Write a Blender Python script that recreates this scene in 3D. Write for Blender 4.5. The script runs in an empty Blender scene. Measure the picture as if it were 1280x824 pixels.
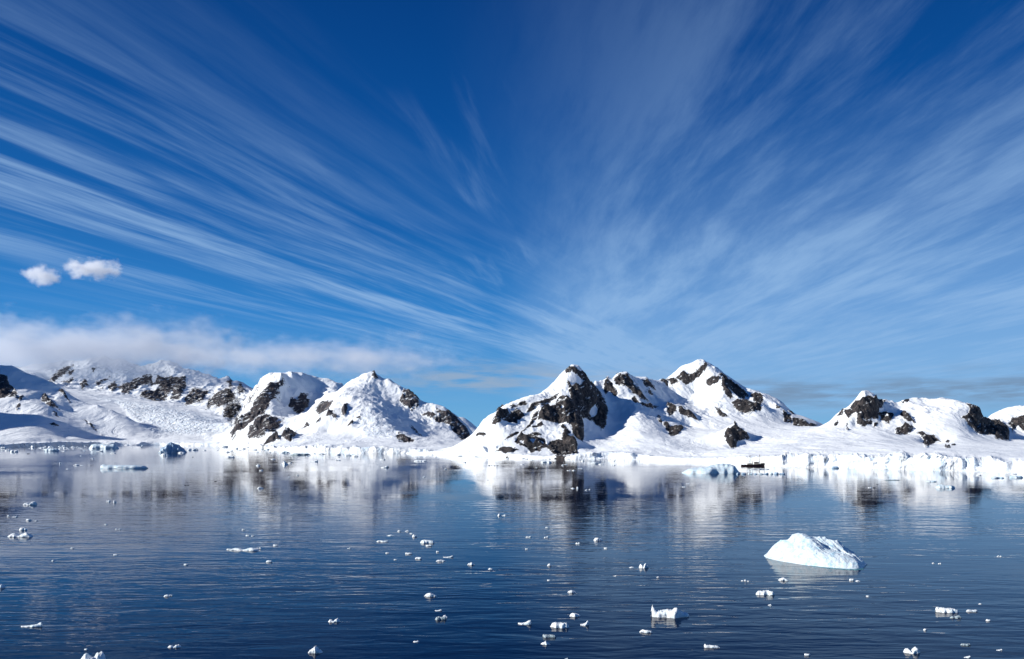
import bpy, math, random
import numpy as np
from math import radians as R

# ------------------------------------------------------------------ basics
scene = bpy.context.scene
COL = scene.collection
F = 996.0          # focal length in pixels of the 1280 wide photograph
CX, HY = 640.0, 547.0
EYE = 20.0         # deck height above the water


def world_pt(px, py, d):
    return ((px - CX) / F * d, d, EYE + (HY - py) / F * d)


def water_dist(py):
    return EYE * F / (py - HY)


def tag(o, label=None, cat=None, group=None, kind=None):
    if label: o['label'] = label
    if cat: o['category'] = cat
    if group: o['group'] = group
    if kind: o['kind'] = kind
    return o


def mesh_obj(name, verts, faces, mat, parent=None, smooth=False):
    me = bpy.data.meshes.new(name)
    me.from_pydata([tuple(map(float, v)) for v in verts], [], faces)
    me.update()
    if smooth:
        me.polygons.foreach_set('use_smooth', [True] * len(me.polygons))
    me.materials.append(mat)
    o = bpy.data.objects.new(name, me)
    COL.objects.link(o)
    if parent: o.parent = parent
    return o


# ------------------------------------------------------------------ numpy noise
def _h(ix, iy, seed):
    n = (ix.astype(np.int64) * 374761393 + iy.astype(np.int64) * 668265263 + seed * 974634777) & 0xFFFFFFFF
    n = ((n ^ (n >> 13)) * 1274126177) & 0xFFFFFFFF
    n = (n ^ (n >> 16)) & 0xFFFFFFFF
    return n / 4294967295.0


def vnoise(x, y, seed=0):
    x0, y0 = np.floor(x), np.floor(y)
    fx, fy = x - x0, y - y0
    ux, uy = fx * fx * fx * (fx * (fx * 6 - 15) + 10), fy * fy * fy * (fy * (fy * 6 - 15) + 10)
    a, b = _h(x0, y0, seed), _h(x0 + 1, y0, seed)
    c, d = _h(x0, y0 + 1, seed), _h(x0 + 1, y0 + 1, seed)
    return ((a * (1 - ux) + b * ux) * (1 - uy) + (c * (1 - ux) + d * ux) * uy) * 2 - 1


def fbm(x, y, seed=0, octv=5, gain=0.5):
    s, a, t = 0.0, 1.0, 0.0
    for i in range(octv):
        s = s + a * vnoise(x * 2 ** i + i * 17.3, y * 2 ** i - i * 9.1, seed + i)
        t += a
        a *= gain
    return s / t


def ridged(x, y, seed=0, octv=5):
    s, a, t = 0.0, 1.0, 0.0
    for i in range(octv):
        s = s + a * (1 - np.abs(vnoise(x * 2 ** i + i * 31.7, y * 2 ** i + i * 5.9, seed + i)) * 2)
        t += a
        a *= 0.55
    return s / t


def sstep(x, a, b):
    t = np.clip((x - a) / (b - a), 0, 1)
    return t * t * (3 - 2 * t)


def inside_dist(px, py, poly):
    """signed distance in pixels, positive inside"""
    P = np.asarray(poly, float)
    x0, y0 = P.min(0) - 7
    x1, y1 = P.max(0) + 7
    m = (px > x0) & (px < x1) & (py > y0) & (py < y1)
    out = np.full(px.shape, -6.0)
    if not m.any(): return out
    X, Y = px[m], py[m]
    dm = np.full(X.shape, 1e9)
    ins = np.zeros(X.shape, bool)
    n = len(P)
    for i in range(n):
        ax, ay = P[i]
        bx, by = P[(i + 1) % n]
        vx, vy = bx - ax, by - ay
        L = vx * vx + vy * vy + 1e-9
        t = np.clip(((X - ax) * vx + (Y - ay) * vy) / L, 0, 1)
        dm = np.minimum(dm, (X - ax - t * vx) ** 2 + (Y - ay - t * vy) ** 2)
        c = ((ay > Y) != (by > Y)) & (X < vx * (Y - ay) / (vy + (1e-9 if vy == 0 else 0)) + ax)
        ins ^= c
    dist = np.sqrt(dm)
    out[m] = np.where(ins, dist, -dist)
    return np.clip(out, -6, 6)


# ------------------------------------------------------------------ node helper
class NT:
    def __init__(self, tree):
        self.t = tree
        tree.nodes.clear()

    def n(self, typ, **kw):
        nd = self.t.nodes.new(typ)
        for k, v in kw.items(): setattr(nd, k, v)
        return nd

    def _in(self, nd, i, v):
        s = nd.inputs[i]
        if isinstance(v, bpy.types.NodeSocket):
            self.t.links.new(v, s)
        elif v is not None:
            s.default_value = v

    def m(self, op, a, b=None, c=None, clamp=False):
        nd = self.n('ShaderNodeMath', operation=op, use_clamp=clamp)
        for i, v in enumerate((a, b, c)):
            if v is not None: self._in(nd, i, v)
        return nd.outputs[0]

    def v(self, op, a, b=None, scale=None):
        nd = self.n('ShaderNodeVectorMath', operation=op)
        self._in(nd, 0, a)
        if b is not None: self._in(nd, 1, b)
        if scale is not None: self._in(nd, 3, scale)
        return nd.outputs['Value'] if op in ('DOT_PRODUCT', 'LENGTH', 'DISTANCE') else nd.outputs[0]

    def xyz(self, x, y, z):
        nd = self.n('ShaderNodeCombineXYZ')
        for i, v in enumerate((x, y, z)): self._in(nd, i, v)
        return nd.outputs[0]

    def sep(self, v):
        nd = self.n('ShaderNodeSeparateXYZ')
        self._in(nd, 0, v)
        return nd.outputs

    def noise(self, vec, scale=1.0, detail=4.0, rough=0.5, dist=0.0, dims='3D'):
        nd = self.n('ShaderNodeTexNoise', noise_dimensions=dims)
        self._in(nd, 'Vector', vec)
        self._in(nd, 'Scale', scale)
        self._in(nd, 'Detail', detail)
        self._in(nd, 'Roughness', rough)
        self._in(nd, 'Distortion', dist)
        return nd.outputs['Fac']

    def ss(self, x, a, b, lo=0.0, hi=1.0):
        nd = self.n('ShaderNodeMapRange', interpolation_type='SMOOTHSTEP')
        for i, v in enumerate((x, a, b, lo, hi)): self._in(nd, i, v)
        return nd.outputs[0]

    def lin(self, x, a, b, lo=0.0, hi=1.0):
        nd = self.n('ShaderNodeMapRange')
        for i, v in enumerate((x, a, b, lo, hi)): self._in(nd, i, v)
        return nd.outputs[0]

    def mix(self, f, a, b, mode='MIX'):
        nd = self.n('ShaderNodeMix', data_type='RGBA', blend_type=mode)
        for i, v in ((0, f), (6, a), (7, b)):
            if isinstance(v, tuple) and len(v) == 3: v = (*v, 1)
            self._in(nd, i, v)
        return nd.outputs[2]

    def bsdf(self, col, rough=0.6, normal=None, **kw):
        nd = self.n('ShaderNodeBsdfPrincipled')
        if isinstance(col, tuple) and len(col) == 3: col = (*col, 1)
        self._in(nd, 'Base Color', col)
        self._in(nd, 'Roughness', rough)
        if normal is not None: self._in(nd, 'Normal', normal)
        for k, v in kw.items(): self._in(nd, k.replace('_', ' '), v)
        out = self.n('ShaderNodeOutputMaterial')
        self.t.links.new(nd.outputs[0], out.inputs[0])
        return nd

    def bump(self, h, strength=0.5, distance=1.0, normal=None):
        nd = self.n('ShaderNodeBump')
        self._in(nd, 'Height', h)
        nd.inputs['Strength'].default_value = strength
        nd.inputs['Distance'].default_value = distance
        if normal is not None: self._in(nd, 'Normal', normal)
        return nd.outputs[0]

    def pos(self):
        return self.n('ShaderNodeNewGeometry').outputs['Position']

    def objco(self):
        return self.n('ShaderNodeTexCoord').outputs['Object']


def material(name):
    m = bpy.data.materials.new(name)
    m.use_nodes = True
    return m, NT(m.node_tree)


# ------------------------------------------------------------------ camera, sun, sky
cam = bpy.data.cameras.new('camera')
cam.sensor_width = 36
cam.lens = F / 1280 * 36
cam.shift_y = (HY - 412) / 1280
cam.clip_start = 0.5
cam.clip_end = 120000
co = bpy.data.objects.new('camera', cam)
co.location = (0, 0, EYE)
co.rotation_euler = (R(90), 0, 0)
COL.objects.link(co)
scene.camera = co

SUN_EL, SUN_AZ = R(26), R(-104)     # azimuth from +Y, clockwise
sd = (math.sin(SUN_AZ) * math.cos(SUN_EL), math.cos(SUN_AZ) * math.cos(SUN_EL), math.sin(SUN_EL))
sun = bpy.data.lights.new('sun', 'SUN')
sun.energy = 5.0
sun.angle = R(0.53)
sun.color = (1.0, 0.965, 0.91)
so = bpy.data.objects.new('sun', sun)
from mathutils import Vector
so.rotation_euler = Vector(sd).to_track_quat('Z', 'Y').to_euler()
so.location = (-300, -200, 400)
COL.objects.link(so)

world = bpy.data.worlds.new('World')
scene.world = world
world.use_nodes = True
w = NT(world.node_tree)
sky = w.n('ShaderNodeTexSky', sky_type='NISHITA', sun_disc=False, sun_elevation=SUN_EL, sun_rotation=SUN_AZ,
          altitude=600.0, air_density=1.0, dust_density=0.15, ozone_density=2.6)
D = w.n('ShaderNodeTexCoord').outputs['Generated']
dx, dy, dz = w.sep(D)
# polar blue: deep overhead, pale over the horizon
ramp = w.n('ShaderNodeValToRGB')
cr = ramp.color_ramp
stops = [(0.0, (0.155, 0.355, 0.600)), (0.06, (0.090, 0.290, 0.590)), (0.15, (0.026, 0.180, 0.500)), (0.25, (0.006, 0.093, 0.345)),
         (0.37, (0.001, 0.055, 0.250)), (0.50, (0.0, 0.031, 0.170)), (1.0, (0.0, 0.018, 0.11))]
cr.elements[0].position, cr.elements[0].color = 0.0, (*stops[0][1], 1)
cr.elements[1].position, cr.elements[1].color = 1.0, (*stops[-1][1], 1)
for pos_, c_ in stops[1:-1]:
    el_ = cr.elements.new(pos_)
    el_.color = (*c_, 1)
w.t.links.new(dz, ramp.inputs[0])
nish = w.mix(1.0, sky.outputs[0], (0.020, 0.070, 0.085), 'MULTIPLY')
base = w.mix(0.90, nish, ramp.outputs[0])
# high cirrus: a flat layer seen in perspective, two sheets combed in slightly different directions
zz = w.m('ADD', w.m('MAXIMUM', dz, 0.0), 0.012)
X = w.m('DIVIDE', dx, zz)
Y = w.m('DIVIDE', dy, zz)


def rot(a):
    c, s = math.cos(a), math.sin(a)
    return (w.m('SUBTRACT', w.m('MULTIPLY', X, c), w.m('MULTIPLY', Y, s)),
            w.m('ADD', w.m('MULTIPLY', X, s), w.m('MULTIPLY', Y, c)))


def bell(x, c, wd):
    q = w.m('DIVIDE', w.m('SUBTRACT', x, c), wd)
    return w.m('POWER', 2.718, w.m('MULTIPLY', w.m('MULTIPLY', q, q), -1.0))


sL, tL = rot(math.atan((1045 - CX) / F))
sR, tR = rot(math.atan((640 - CX) / F))
# left sheet ----------------------------------------------------------
warp = w.m('MULTIPLY', w.m('SUBTRACT', w.noise(w.xyz(w.m('MULTIPLY', sL, 0.5), w.m('MULTIPLY', tL, 0.22), 3.1), 1.0, 3), 0.5), 0.55)
sw = w.m('ADD', sL, warp)
fine = w.noise(w.xyz(w.m('MULTIPLY', sw, 9.0), w.m('MULTIPLY', tL, 0.75), 0.7), 1.0, 8, 0.62)
mid = w.noise(w.xyz(w.m('MULTIPLY', sw, 1.9), w.m('MULTIPLY', tL, 0.30), 5.2), 1.0, 4, 0.5)
sleft = w.ss(sL, -0.75, -1.9)
bands = w.m('ADD', w.m('MULTIPLY', bell(sw, -2.75, 0.55), 0.75),
            w.m('ADD', w.m('MULTIPLY', bell(sw, -1.95, 0.26), 0.36), w.m('MULTIPLY', bell(sw, -3.7, 0.35), 0.45)))
aL = w.m('MULTIPLY', w.ss(w.m('ADD', w.m('MULTIPLY', mid, 0.55), w.m('MULTIPLY', fine, 0.6)), 0.46, 0.80),
         w.m('MULTIPLY', sleft, w.m('ADD', bands, 0.15)))
# thin streaks through the dark middle --------------------------------
sM, tM = rot(math.atan((800 - CX) / F))
wm = w.m('ADD', sM, w.m('MULTIPLY', w.m('SUBTRACT', w.noise(w.xyz(sM, w.m('MULTIPLY', tM, 0.25), 8.0), 1.0, 3), 0.5), 0.3))
fm = w.noise(w.xyz(w.m('MULTIPLY', wm, 6.0), w.m('MULTIPLY', tM, 0.5), 2.3), 1.0, 6, 0.6)
aM = w.m('MULTIPLY', w.ss(fm, 0.50, 0.74), w.m('MULTIPLY', w.m('MULTIPLY', bell(sM, -0.75, 0.42), w.ss(w.noise(w.xyz(sM, w.m('MULTIPLY', tM, 0.55), 4.4), 1.6, 2), 0.42, 0.62)), 0.22))
# right sheet: broad soft veil -----------------------------------------
wr = w.m('ADD', sR, w.m('MULTIPLY', w.m('SUBTRACT', w.noise(w.xyz(w.m('MULTIPLY', sR, 0.9), w.m('MULTIPLY', tR, 0.35), 1.4), 1.0, 4), 0.5), 0.40))
fr = w.noise(w.xyz(w.m('MULTIPLY', wr, 5.0), w.m('MULTIPLY', tR, 0.85), 6.6), 1.0, 8, 0.64)
br = w.noise(w.xyz(w.m('MULTIPLY', wr, 1.25), w.m('MULTIPLY', tR, 0.42), 9.3), 1.0, 3, 0.5)
sright = w.ss(sR, -0.22, 0.85)
aR = w.m('MULTIPLY', sright, w.ss(w.m('ADD', w.m('MULTIPLY', br, 0.52), w.m('MULTIPLY', fr, 0.68)), 0.44, 0.80))
aR = w.m('ADD', w.m('MULTIPLY', w.m('MULTIPLY', aR, 0.45), w.m('MULTIPLY', w.ss(dz, 0.50, 0.18, 0.62, 1.0), w.ss(dz, 0.03, 0.20, 0.35, 1.0))), w.m('MULTIPLY', sright, w.m('MULTIPLY', w.ss(dz, 0.40, 0.05), 0.50)))
alpha = w.m('ADD', w.m('ADD', w.m('MULTIPLY', w.m('MULTIPLY', aL, 0.85), w.ss(dz, 0.035, 0.15, 0.25, 1.0)), aM), aR)
alpha = w.m('MULTIPLY', alpha, w.ss(dz, 0.0, 0.05))
alpha = w.m('MINIMUM', alpha, 0.75)
cirrus = w.mix(alpha, base, (0.27, 0.435, 0.67))
# far low stratus over the horizon --------------------------------------
az = w.m('ARCTAN2', dx, dy)
el = w.m('ARCSINE', dz)
eln = w.m('ADD', el, w.m('MULTIPLY', w.m('SUBTRACT', w.noise(w.xyz(w.m('MULTIPLY', az, 9.0), w.m('MULTIPLY', el, 60.0), 0.0), 1.0, 5), 0.5), 0.045))
bandR = w.m('MULTIPLY', bell(eln, 0.052, 0.016), w.m('MULTIPLY', w.ss(az, 0.16, 0.34), 0.85))
bandC = w.m('MULTIPLY', bell(eln, 0.073, 0.015), w.m('MULTIPLY', bell(az, -0.02, 0.17), 0.8))
bn = w.ss(w.noise(w.xyz(w.m('MULTIPLY', az, 14.0), w.m('MULTIPLY', el, 110.0), 2.0), 1.0, 5, 0.6), 0.30, 0.62)
sky2 = w.mix(w.m('MULTIPLY', bandR, bn), cirrus, (0.15, 0.235, 0.36))
sky2 = w.mix(w.m('MULTIPLY', bandC, bn), sky2, (0.29, 0.36, 0.46))
bg = w.n('ShaderNodeBackground')
w.t.links.new(sky2, bg.inputs[0])
bg.inputs[1].default_value = 1.0
wo = w.n('ShaderNodeOutputWorld')
w.t.links.new(bg.outputs[0], wo.inputs[0])

scene.view_settings.view_transform = 'Standard'
scene.view_settings.look = 'None'
scene.view_settings.exposure = 0.27
scene.view_settings.gamma = 1.0
scene.cycles.max_bounces = 8
scene.cycles.volume_bounces = 6
scene.cycles.volume_max_steps = 256
scene.cycles.caustics_reflective = False
scene.cycles.caustics_refractive = False

# ------------------------------------------------------------------ materials
def terrain_material(name, scale, rocktint, snowy=0.585, edge=1.05, steep=0.25):
    m, t = material(name)
    p = t.pos()
    px_, py_, pz_ = t.sep(p)
    at = t.n('ShaderNodeAttribute', attribute_name='rock').outputs['Fac']
    cre = t.n('ShaderNodeAttribute', attribute_name='ice').outputs['Fac']
    n1 = t.noise(p, 0.10 * scale, 7, 0.62)
    n2 = t.noise(p, 0.45 * scale, 4, 0.6)
    g = t.n('ShaderNodeNewGeometry')
    nz = t.sep(g.outputs['True Normal'])[2]
    k = t.m('ADD', at, t.m('MULTIPLY', t.m('SUBTRACT', n1, 0.5), edge))
    k = t.m('ADD', k, t.m('MULTIPLY', t.m('SUBTRACT', n2, 0.5), 0.85))
    k = t.m('SUBTRACT', k, t.m('MULTIPLY', t.ss(nz, 0.72, 0.95), 0.10))
    k = t.m('ADD', k, t.m('MULTIPLY', t.m('MULTIPLY', t.ss(nz, 0.60, 0.34), t.m('SUBTRACT', 1.0, cre)), steep))
    fac = t.ss(k, 0.485, 0.525)
    # thin snow caught on ledges
    ledge = t.ss(t.noise(t.xyz(t.m('ADD', t.m('MULTIPLY', px_, 0.55), t.m('MULTIPLY', pz_, 0.65)), t.m('MULTIPLY', py_, 0.5), t.m('SUBTRACT', t.m('MULTIPLY', pz_, 1.9), t.m('MULTIPLY', px_, 1.1))), 0.13 * scale, 7, 0.68), snowy, snowy + 0.05)
    fac = t.m('MULTIPLY', fac, t.m('SUBTRACT', 1.0, t.m('MULTIPLY', ledge, 0.85)))
    rn = t.noise(p, 0.12 * scale, 8, 0.7)
    rv = t.noise(t.v('MULTIPLY', p, (1.0, 1.0, 0.25)), 0.35 * scale, 5, 0.6)
    rcol = t.mix(t.ss(rn, 0.3, 0.7), rocktint[0], rocktint[1])
    rcol = t.mix(t.ss(rv, 0.45, 0.75), rcol, rocktint[2])
    scol = t.mix(t.noise(p, 0.012 * scale, 4), (0.83, 0.875, 0.91), (0.90, 0.92, 0.925))
    blue = t.m('MULTIPLY', cre, t.ss(t.noise(t.v('MULTIPLY', p, (1, 1, 0.6)), 0.22 * scale, 5, 0.6), 0.42, 0.68))
    scol = t.mix(blue, scol, (0.62, 0.76, 0.88))
    col = t.mix(fac, scol, rcol)
    rough = t.m('SUBTRACT', 0.75, t.m('MULTIPLY', fac, 0.05))
    hs_ = t.m('MULTIPLY', t.noise(t.v('MULTIPLY', p, (1.0, 0.35, 1.0)), 0.06 * scale, 6, 0.55), 1.6 / scale)
    hs_ = t.m('ADD', hs_, t.m('MULTIPLY', t.m('MULTIPLY', cre, t.noise(p, 0.25 * scale, 4, 0.6)), 3.0 / scale))
    hr = t.m('MULTIPLY', t.noise(t.v('MULTIPLY', p, (1.0, 1.0, 0.45)), 0.20 * scale, 8, 0.68), 7.0 / scale)
    hs_ = t.m('ADD', hs_, t.m('MULTIPLY', t.ss(t.noise(t.v('MULTIPLY', p, (1.0, 0.5, 0.6)), 0.035 * scale, 7, 0.62, 0.6), 0.35, 0.65), 1.0 / scale))
    h = t.m('ADD', t.m('MULTIPLY', hs_, t.m('SUBTRACT', 1.0, fac)), t.m('MULTIPLY', hr, fac))
    h = t.m('SUBTRACT', h, t.m('MULTIPLY', fac, 0.7 / scale))
    nd = t.bsdf(col, rough, t.bump(h, 0.9, 1.0))
    nd.inputs['Specular IOR Level'].default_value = 0.2
    return m


M_near = terrain_material('snow_and_dark_rock', 1.0, ((0.013, 0.015, 0.021), (0.054, 0.050, 0.050), (0.150, 0.124, 0.114)))
M_far = terrain_material('snow_and_brown_rock', 0.42, ((0.025, 0.030, 0.045), (0.08, 0.076, 0.082), (0.17, 0.130, 0.118)), 0.55, 1.5, 0.45)


def ice_material(name, col, tint, s):
    m, t = material(name)
    p = t.objco()
    n = t.noise(p, 0.9 * s, 6, 0.6)
    c = t.mix(t.ss(n, 0.46, 0.68), col, tint)
    h = t.m('ADD', t.m('MULTIPLY', t.noise(p, 2.2 * s, 6, 0.6), 0.20 / s), t.m('MULTIPLY', t.noise(p, 9 * s, 3, 0.6), 0.03 / s))
    nd = t.bsdf(c, 0.42, t.bump(h, 0.9, 1.0))
    nd.inputs['Specular IOR Level'].default_value = 0.35
    return m


M_berg = ice_material('glacier_ice', (0.68, 0.77, 0.82), (0.46, 0.68, 0.80), 1.0)
M_chunk = ice_material('white_ice', (0.86, 0.90, 0.91), (0.68, 0.82, 0.86), 2.0)
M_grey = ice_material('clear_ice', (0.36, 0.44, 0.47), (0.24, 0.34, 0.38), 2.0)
M_blue = ice_material('blue_and_shaded_ice', (0.34, 0.48, 0.62), (0.20, 0.32, 0.47), 0.6)  # on the shadowed pieces this blue paints in their shade
M_foot = ice_material('wet_turquoise_ice', (0.10, 0.26, 0.30), (0.06, 0.20, 0.26), 1.5)
M_dark = ice_material('dirty_ice', (0.06, 0.07, 0.085), (0.03, 0.035, 0.045), 1.0)

# water ---------------------------------------------------------------
m_water, t = material('sea_water')
grp = bpy.data.node_groups.new('ripple_height', 'ShaderNodeTree')
grp.interface.new_socket('P', in_out='INPUT', socket_type='NodeSocketVector')
grp.interface.new_socket('H', in_out='OUTPUT', socket_type='NodeSocketFloat')
g = NT(grp)
gi, go = g.n('NodeGroupInput'), g.n('NodeGroupOutput')
P = gi.outputs[0]
big = g.noise(g.v('MULTIPLY', P, (0.06, 0.20, 0.0)), 1.0, 2.0, 0.5, 0.4)
md = g.noise(g.v('MULTIPLY', P, (0.19, 0.62, 0.0)), 1.0, 2.0, 0.5, 0.6)
sm = g.noise(g.v('MULTIPLY', P, (0.6, 1.9, 0.0)), 1.0, 2.0, 0.5, 0.3)
hh = g.m('ADD', g.m('ADD', g.m('MULTIPLY', big, 0.075), g.m('MULTIPLY', md, 0.040)), g.m("MULTIPLY", sm, 0.0045))
g.t.links.new(hh, go.inputs[0])
p = t.pos()


def hgt(vec):
    nd = t.n('ShaderNodeGroup', node_tree=grp)
    t.t.links.new(vec, nd.inputs[0])
    return nd.outputs[0]


e = 0.06
h0 = hgt(p)
hx = hgt(t.v('ADD', p, (e, 0, 0)))
hy = hgt(t.v('ADD', p, (0, e, 0)))
patch = t.ss(t.noise(t.v('MULTIPLY', p, (0.005, 0.016, 0)), 1.0, 4, 0.55), 0.36, 0.62, 0.38, 1.35)
patch = t.m('MULTIPLY', patch, t.ss(t.sep(p)[1], 120.0, 290.0, 1.75, 0.55))   # sheltered water towards the land
k = t.m('MULTIPLY', patch, -1.0 / e)
nrm = t.v('NORMALIZE', t.xyz(t.m('MULTIPLY', t.m('SUBTRACT', hx, h0), k), t.m('MULTIPLY', t.m('SUBTRACT', hy, h0), k), 1.0))
wb = t.bsdf((0.0004, 0.004, 0.022), 0.02, nrm)
wb.inputs['IOR'].default_value = 1.21

# ------------------------------------------------------------------ water sheet
def water():
    ys = [-400, -50, 0, 40, 80, 160, 320, 640, 1280, 2560, 5000, 10000, 20000, 45000]
    xs = [-45000, -12000, -5000, -2000, -800, -300, -100, 0, 100, 300, 800, 2000, 5000, 12000, 45000]
    v = [(x, y, 0) for y in ys for x in xs]
    nx = len(xs)
    f = [(j * nx + i, j * nx + i + 1, (j + 1) * nx + i + 1, (j + 1) * nx + i) for j in range(len(ys) - 1) for i in range(nx - 1)]
    tag(mesh_obj('water', v, f, m_water), kind='structure')


water()


# ------------------------------------------------------------------ terrain
class Surf:
    """height over (u = bearing in pixel units, d = distance), through control points"""

    def __init__(self, pts, ky=0.5):
        P = np.array([(u, d, (EYE + (HY - py) / F * d)) for u, py, d in pts], float)
        self.ky = ky
        self.A = self.xy(P[:, 0], P[:, 1])
        q = P[:, 2] / P[:, 1]
        n = len(P)
        K = self.k(self.A, self.A) + np.eye(n) * 1e-5
        T = np.c_[np.ones(n), self.A]
        M = np.block([[K, T], [T.T, np.zeros((3, 3))]])
        s = np.linalg.lstsq(M, np.r_[q, 0, 0, 0], rcond=None)[0]
        self.wt, self.c = s[:n], s[n:]

    def xy(self, u, d):
        return np.c_[u / F, self.ky * np.log(d)]

    @staticmethod
    def k(A, B):
        return -np.sqrt(((A[:, None, :] - B[None, :, :]) ** 2).sum(2))

    def z(self, u, d):
        sh = u.shape
        B = self.xy(u.ravel(), d.ravel())
        out = np.empty(len(B))
        for i in range(0, len(B), 20000):
            b = B[i:i + 20000]
            out[i:i + 20000] = self.k(b, self.A) @ self.wt + self.c[0] + b @ self.c[1:]
        return (out * d.ravel()).reshape(sh)


def skyline(pts, back=1.12, drop=0.72):
    out = list(pts)
    for u, py, d in pts[::2]:
        z = EYE + (HY - py) / F * d
        for fd, fz in ((back, drop), (1 + (back - 1) * 2.6, drop * 0.35)):
            dd = d * fd
            out.append((u, HY - (z * fz - EYE) / dd * F, dd))
    return out


def build_terrain(name, surf, us, shore, dmax, nrow, rocks, holes, mat, seed, px_m, ice_polys=(), cliff_w=3.0, cliff_ice=None, jag=1.0, wexp=0.10, rugged=None):
    us = np.asarray(us, float)
    nu = len(us)
    d0 = shore(us)
    d0 = d0 * (1 + 0.006 * fbm(us / 30.0, us * 0 + seed, seed + 3, 3))
    # coarse columns, then rows spaced along each profile
    near = np.linspace(0, 14, 15)
    q = np.linspace(0, 1, 170)
    Dc = np.concatenate([d0[:, None] + near[None, :], (d0[:, None] + 16) * (dmax / (d0[:, None] + 16)) ** q[None, :]], 1)
    U = np.repeat(us[:, None], Dc.shape[1], 1)
    zc = np.maximum(surf.z(U, Dc), 0.6)
    zc = zc * sstep(Dc - d0[:, None], 0, cliff_w * 1.6)
    wgt = np.abs(np.diff(zc, axis=1)) + wexp * np.diff(Dc, axis=1)
    cum = np.concatenate([np.zeros((nu, 1)), np.cumsum(wgt, 1)], 1)
    cum /= cum[:, -1:]
    # smooth the spacing between neighbouring columns
    D_ = np.empty((nu, nrow))
    tt = np.linspace(0, 1, nrow)
    for i in range(nu):
        D_[i] = np.interp(tt, cum[i], Dc[i])
    U = np.repeat(us[:, None], nrow, 1)
    Xw = (U - CX) / F * D_
    z = np.maximum(surf.z(U, D_), 0.6)
    py = HY - (z - EYE) / D_ * F
    wx = 1.3 * fbm(U / 5.0, py / 5.0, seed + 21, 3)
    wy = 1.3 * fbm(U / 5.0 + 50, py / 5.0, seed + 22, 3)
    rock = np.full(U.shape, -6.0)
    for poly in rocks:
        rock = np.maximum(rock, inside_dist(U + wx, py + wy, poly))
    for poly in holes:
        rock = np.minimum(rock, -inside_dist(U + wx, py + wy, poly))
    ice = np.zeros(U.shape)
    for ip, poly in enumerate(ice_polys):
        ice = np.maximum(ice, sstep(inside_dist(U, py, poly), -2, 4) * (0.45 if ip == 1 else 0.85))
    dsh = D_ - d0[:, None]
    if cliff_ice is not None:
        ice = np.maximum(ice, cliff_ice(us)[:, None] * (1 - sstep(dsh, 12, 26)))
    ramp = sstep(dsh, 4, 40 * px_m)
    s = px_m
    rk = sstep(rock, -1.0, 3.0)
    zn = z + ramp * (2.4 * s * fbm(Xw / (70 * s), D_ / (90 * s), seed, 4) + 0.75 * s * fbm(Xw / (14 * s), D_ / (30 * s), seed + 5, 4) * (1 - rk))
    if rugged is not None: zn = zn + rugged(U, py) * ramp * s * (11.0 * (ridged(Xw / (62 * s) + 0.25 * fbm(Xw / (40 * s), D_ / (40 * s), seed + 62, 3), D_ / (75 * s), seed + 60, 5) - 0.35) + 3.0 * ridged(Xw / (17 * s), D_ / (24 * s), seed + 64, 4))
    zn = zn + ramp * rk * jag * s * (7.5 * ridged(Xw / (24 * s), D_ / (20 * s), seed + 9, 5) + 2.6 * ridged(Xw / (7 * s), D_ / (6 * s), seed + 12, 4) - 1.0)
    zn = zn + ice * 1.2 * s * (ridged(Xw / (9 * s), D_ / (12 * s), seed + 15, 4) + 0.6 * ridged(Xw / (4 * s), D_ / (3.5 * s), seed + 18, 3))
    # broken ice front
    cw = cliff_w * (1 + 0.7 * fbm(us / 22.0, us * 0 + 2.2, seed + 30, 4))
    cw = cw * (1 + 3.0 * np.clip(fbm(us / 26.0, us * 0 + 7.7, seed + 31, 3) * 2 - 0.1, 0, 1.2))
    S = sstep(dsh, 0, np.maximum(cw, 0.8)[:, None])
    S = S * (1 + (0.28 * fbm(us / 17.0, us * 0 + 1.1, seed + 33, 4))[:, None] * (1 - sstep(dsh, 14 * s, 40 * s)))
    notch = 1 - 0.30 * np.clip(fbm(Xw / (7 * s), D_ / (6 * s), seed + 40, 4) * 1.6, 0, 1) * (1 - sstep(dsh, 6, 22 * s)) * (0.35 + 0.65 * ice)
    zn = np.maximum(zn, 0.5) * S * notch
    face = (1 - sstep(dsh, 5 * s, 14 * s)) * sstep(dsh, 0.0, 0.5)
    D2 = D_ + face * s * (0.35 + ice) * (2.2 * fbm(Xw / (6 * s), zn / (3 * s), seed + 50, 4) - 1.0 * np.maximum(0, fbm(Xw / (16 * s), zn / (9 * s), seed + 53, 2)))
    zn[:, 0] = -1.5
    nv = nu * nrow
    V = np.stack([Xw, D2, zn], 2).reshape(-1, 3)
    idx = np.arange(nv).reshape(nu, nrow)
    Q = np.stack([idx[:-1, :-1], idx[1:, :-1], idx[1:, 1:], idx[:-1, 1:]], 2).reshape(-1, 4)
    me = bpy.data.meshes.new(name)
    me.vertices.add(nv)
    me.vertices.foreach_set('co', V.astype(np.float32).ravel())
    me.loops.add(Q.size)
    me.loops.foreach_set('vertex_index', Q.astype(np.int32).ravel())
    me.polygons.add(len(Q))
    me.polygons.foreach_set('loop_start', (np.arange(len(Q)) * 4).astype(np.int32))
    me.polygons.foreach_set('loop_total', np.full(len(Q), 4, np.int32))
    me.update(calc_edges=True)
    me.polygons.foreach_set('use_smooth', np.ones(len(Q), bool))
    a = me.attributes.new('rock', 'FLOAT', 'POINT')
    a.data.foreach_set('value', (0.5 + np.clip(rock, -3, 3) / 6.0 + 0.06).astype(np.float32).ravel())
    b = me.attributes.new('ice', 'FLOAT', 'POINT')
    b.data.foreach_set('value', ice.astype(np.float32).ravel())
    me.materials.append(mat)
    o = bpy.data.objects.new(name, me)
    COL.objects.link(o)
    return tag(o, kind='structure')


def interp_shore(tab):
    xs = [a for a, b in tab]
    ds = [water_dist(b) for a, b in tab]
    return lambda u: np.interp(u, xs, ds)


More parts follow.
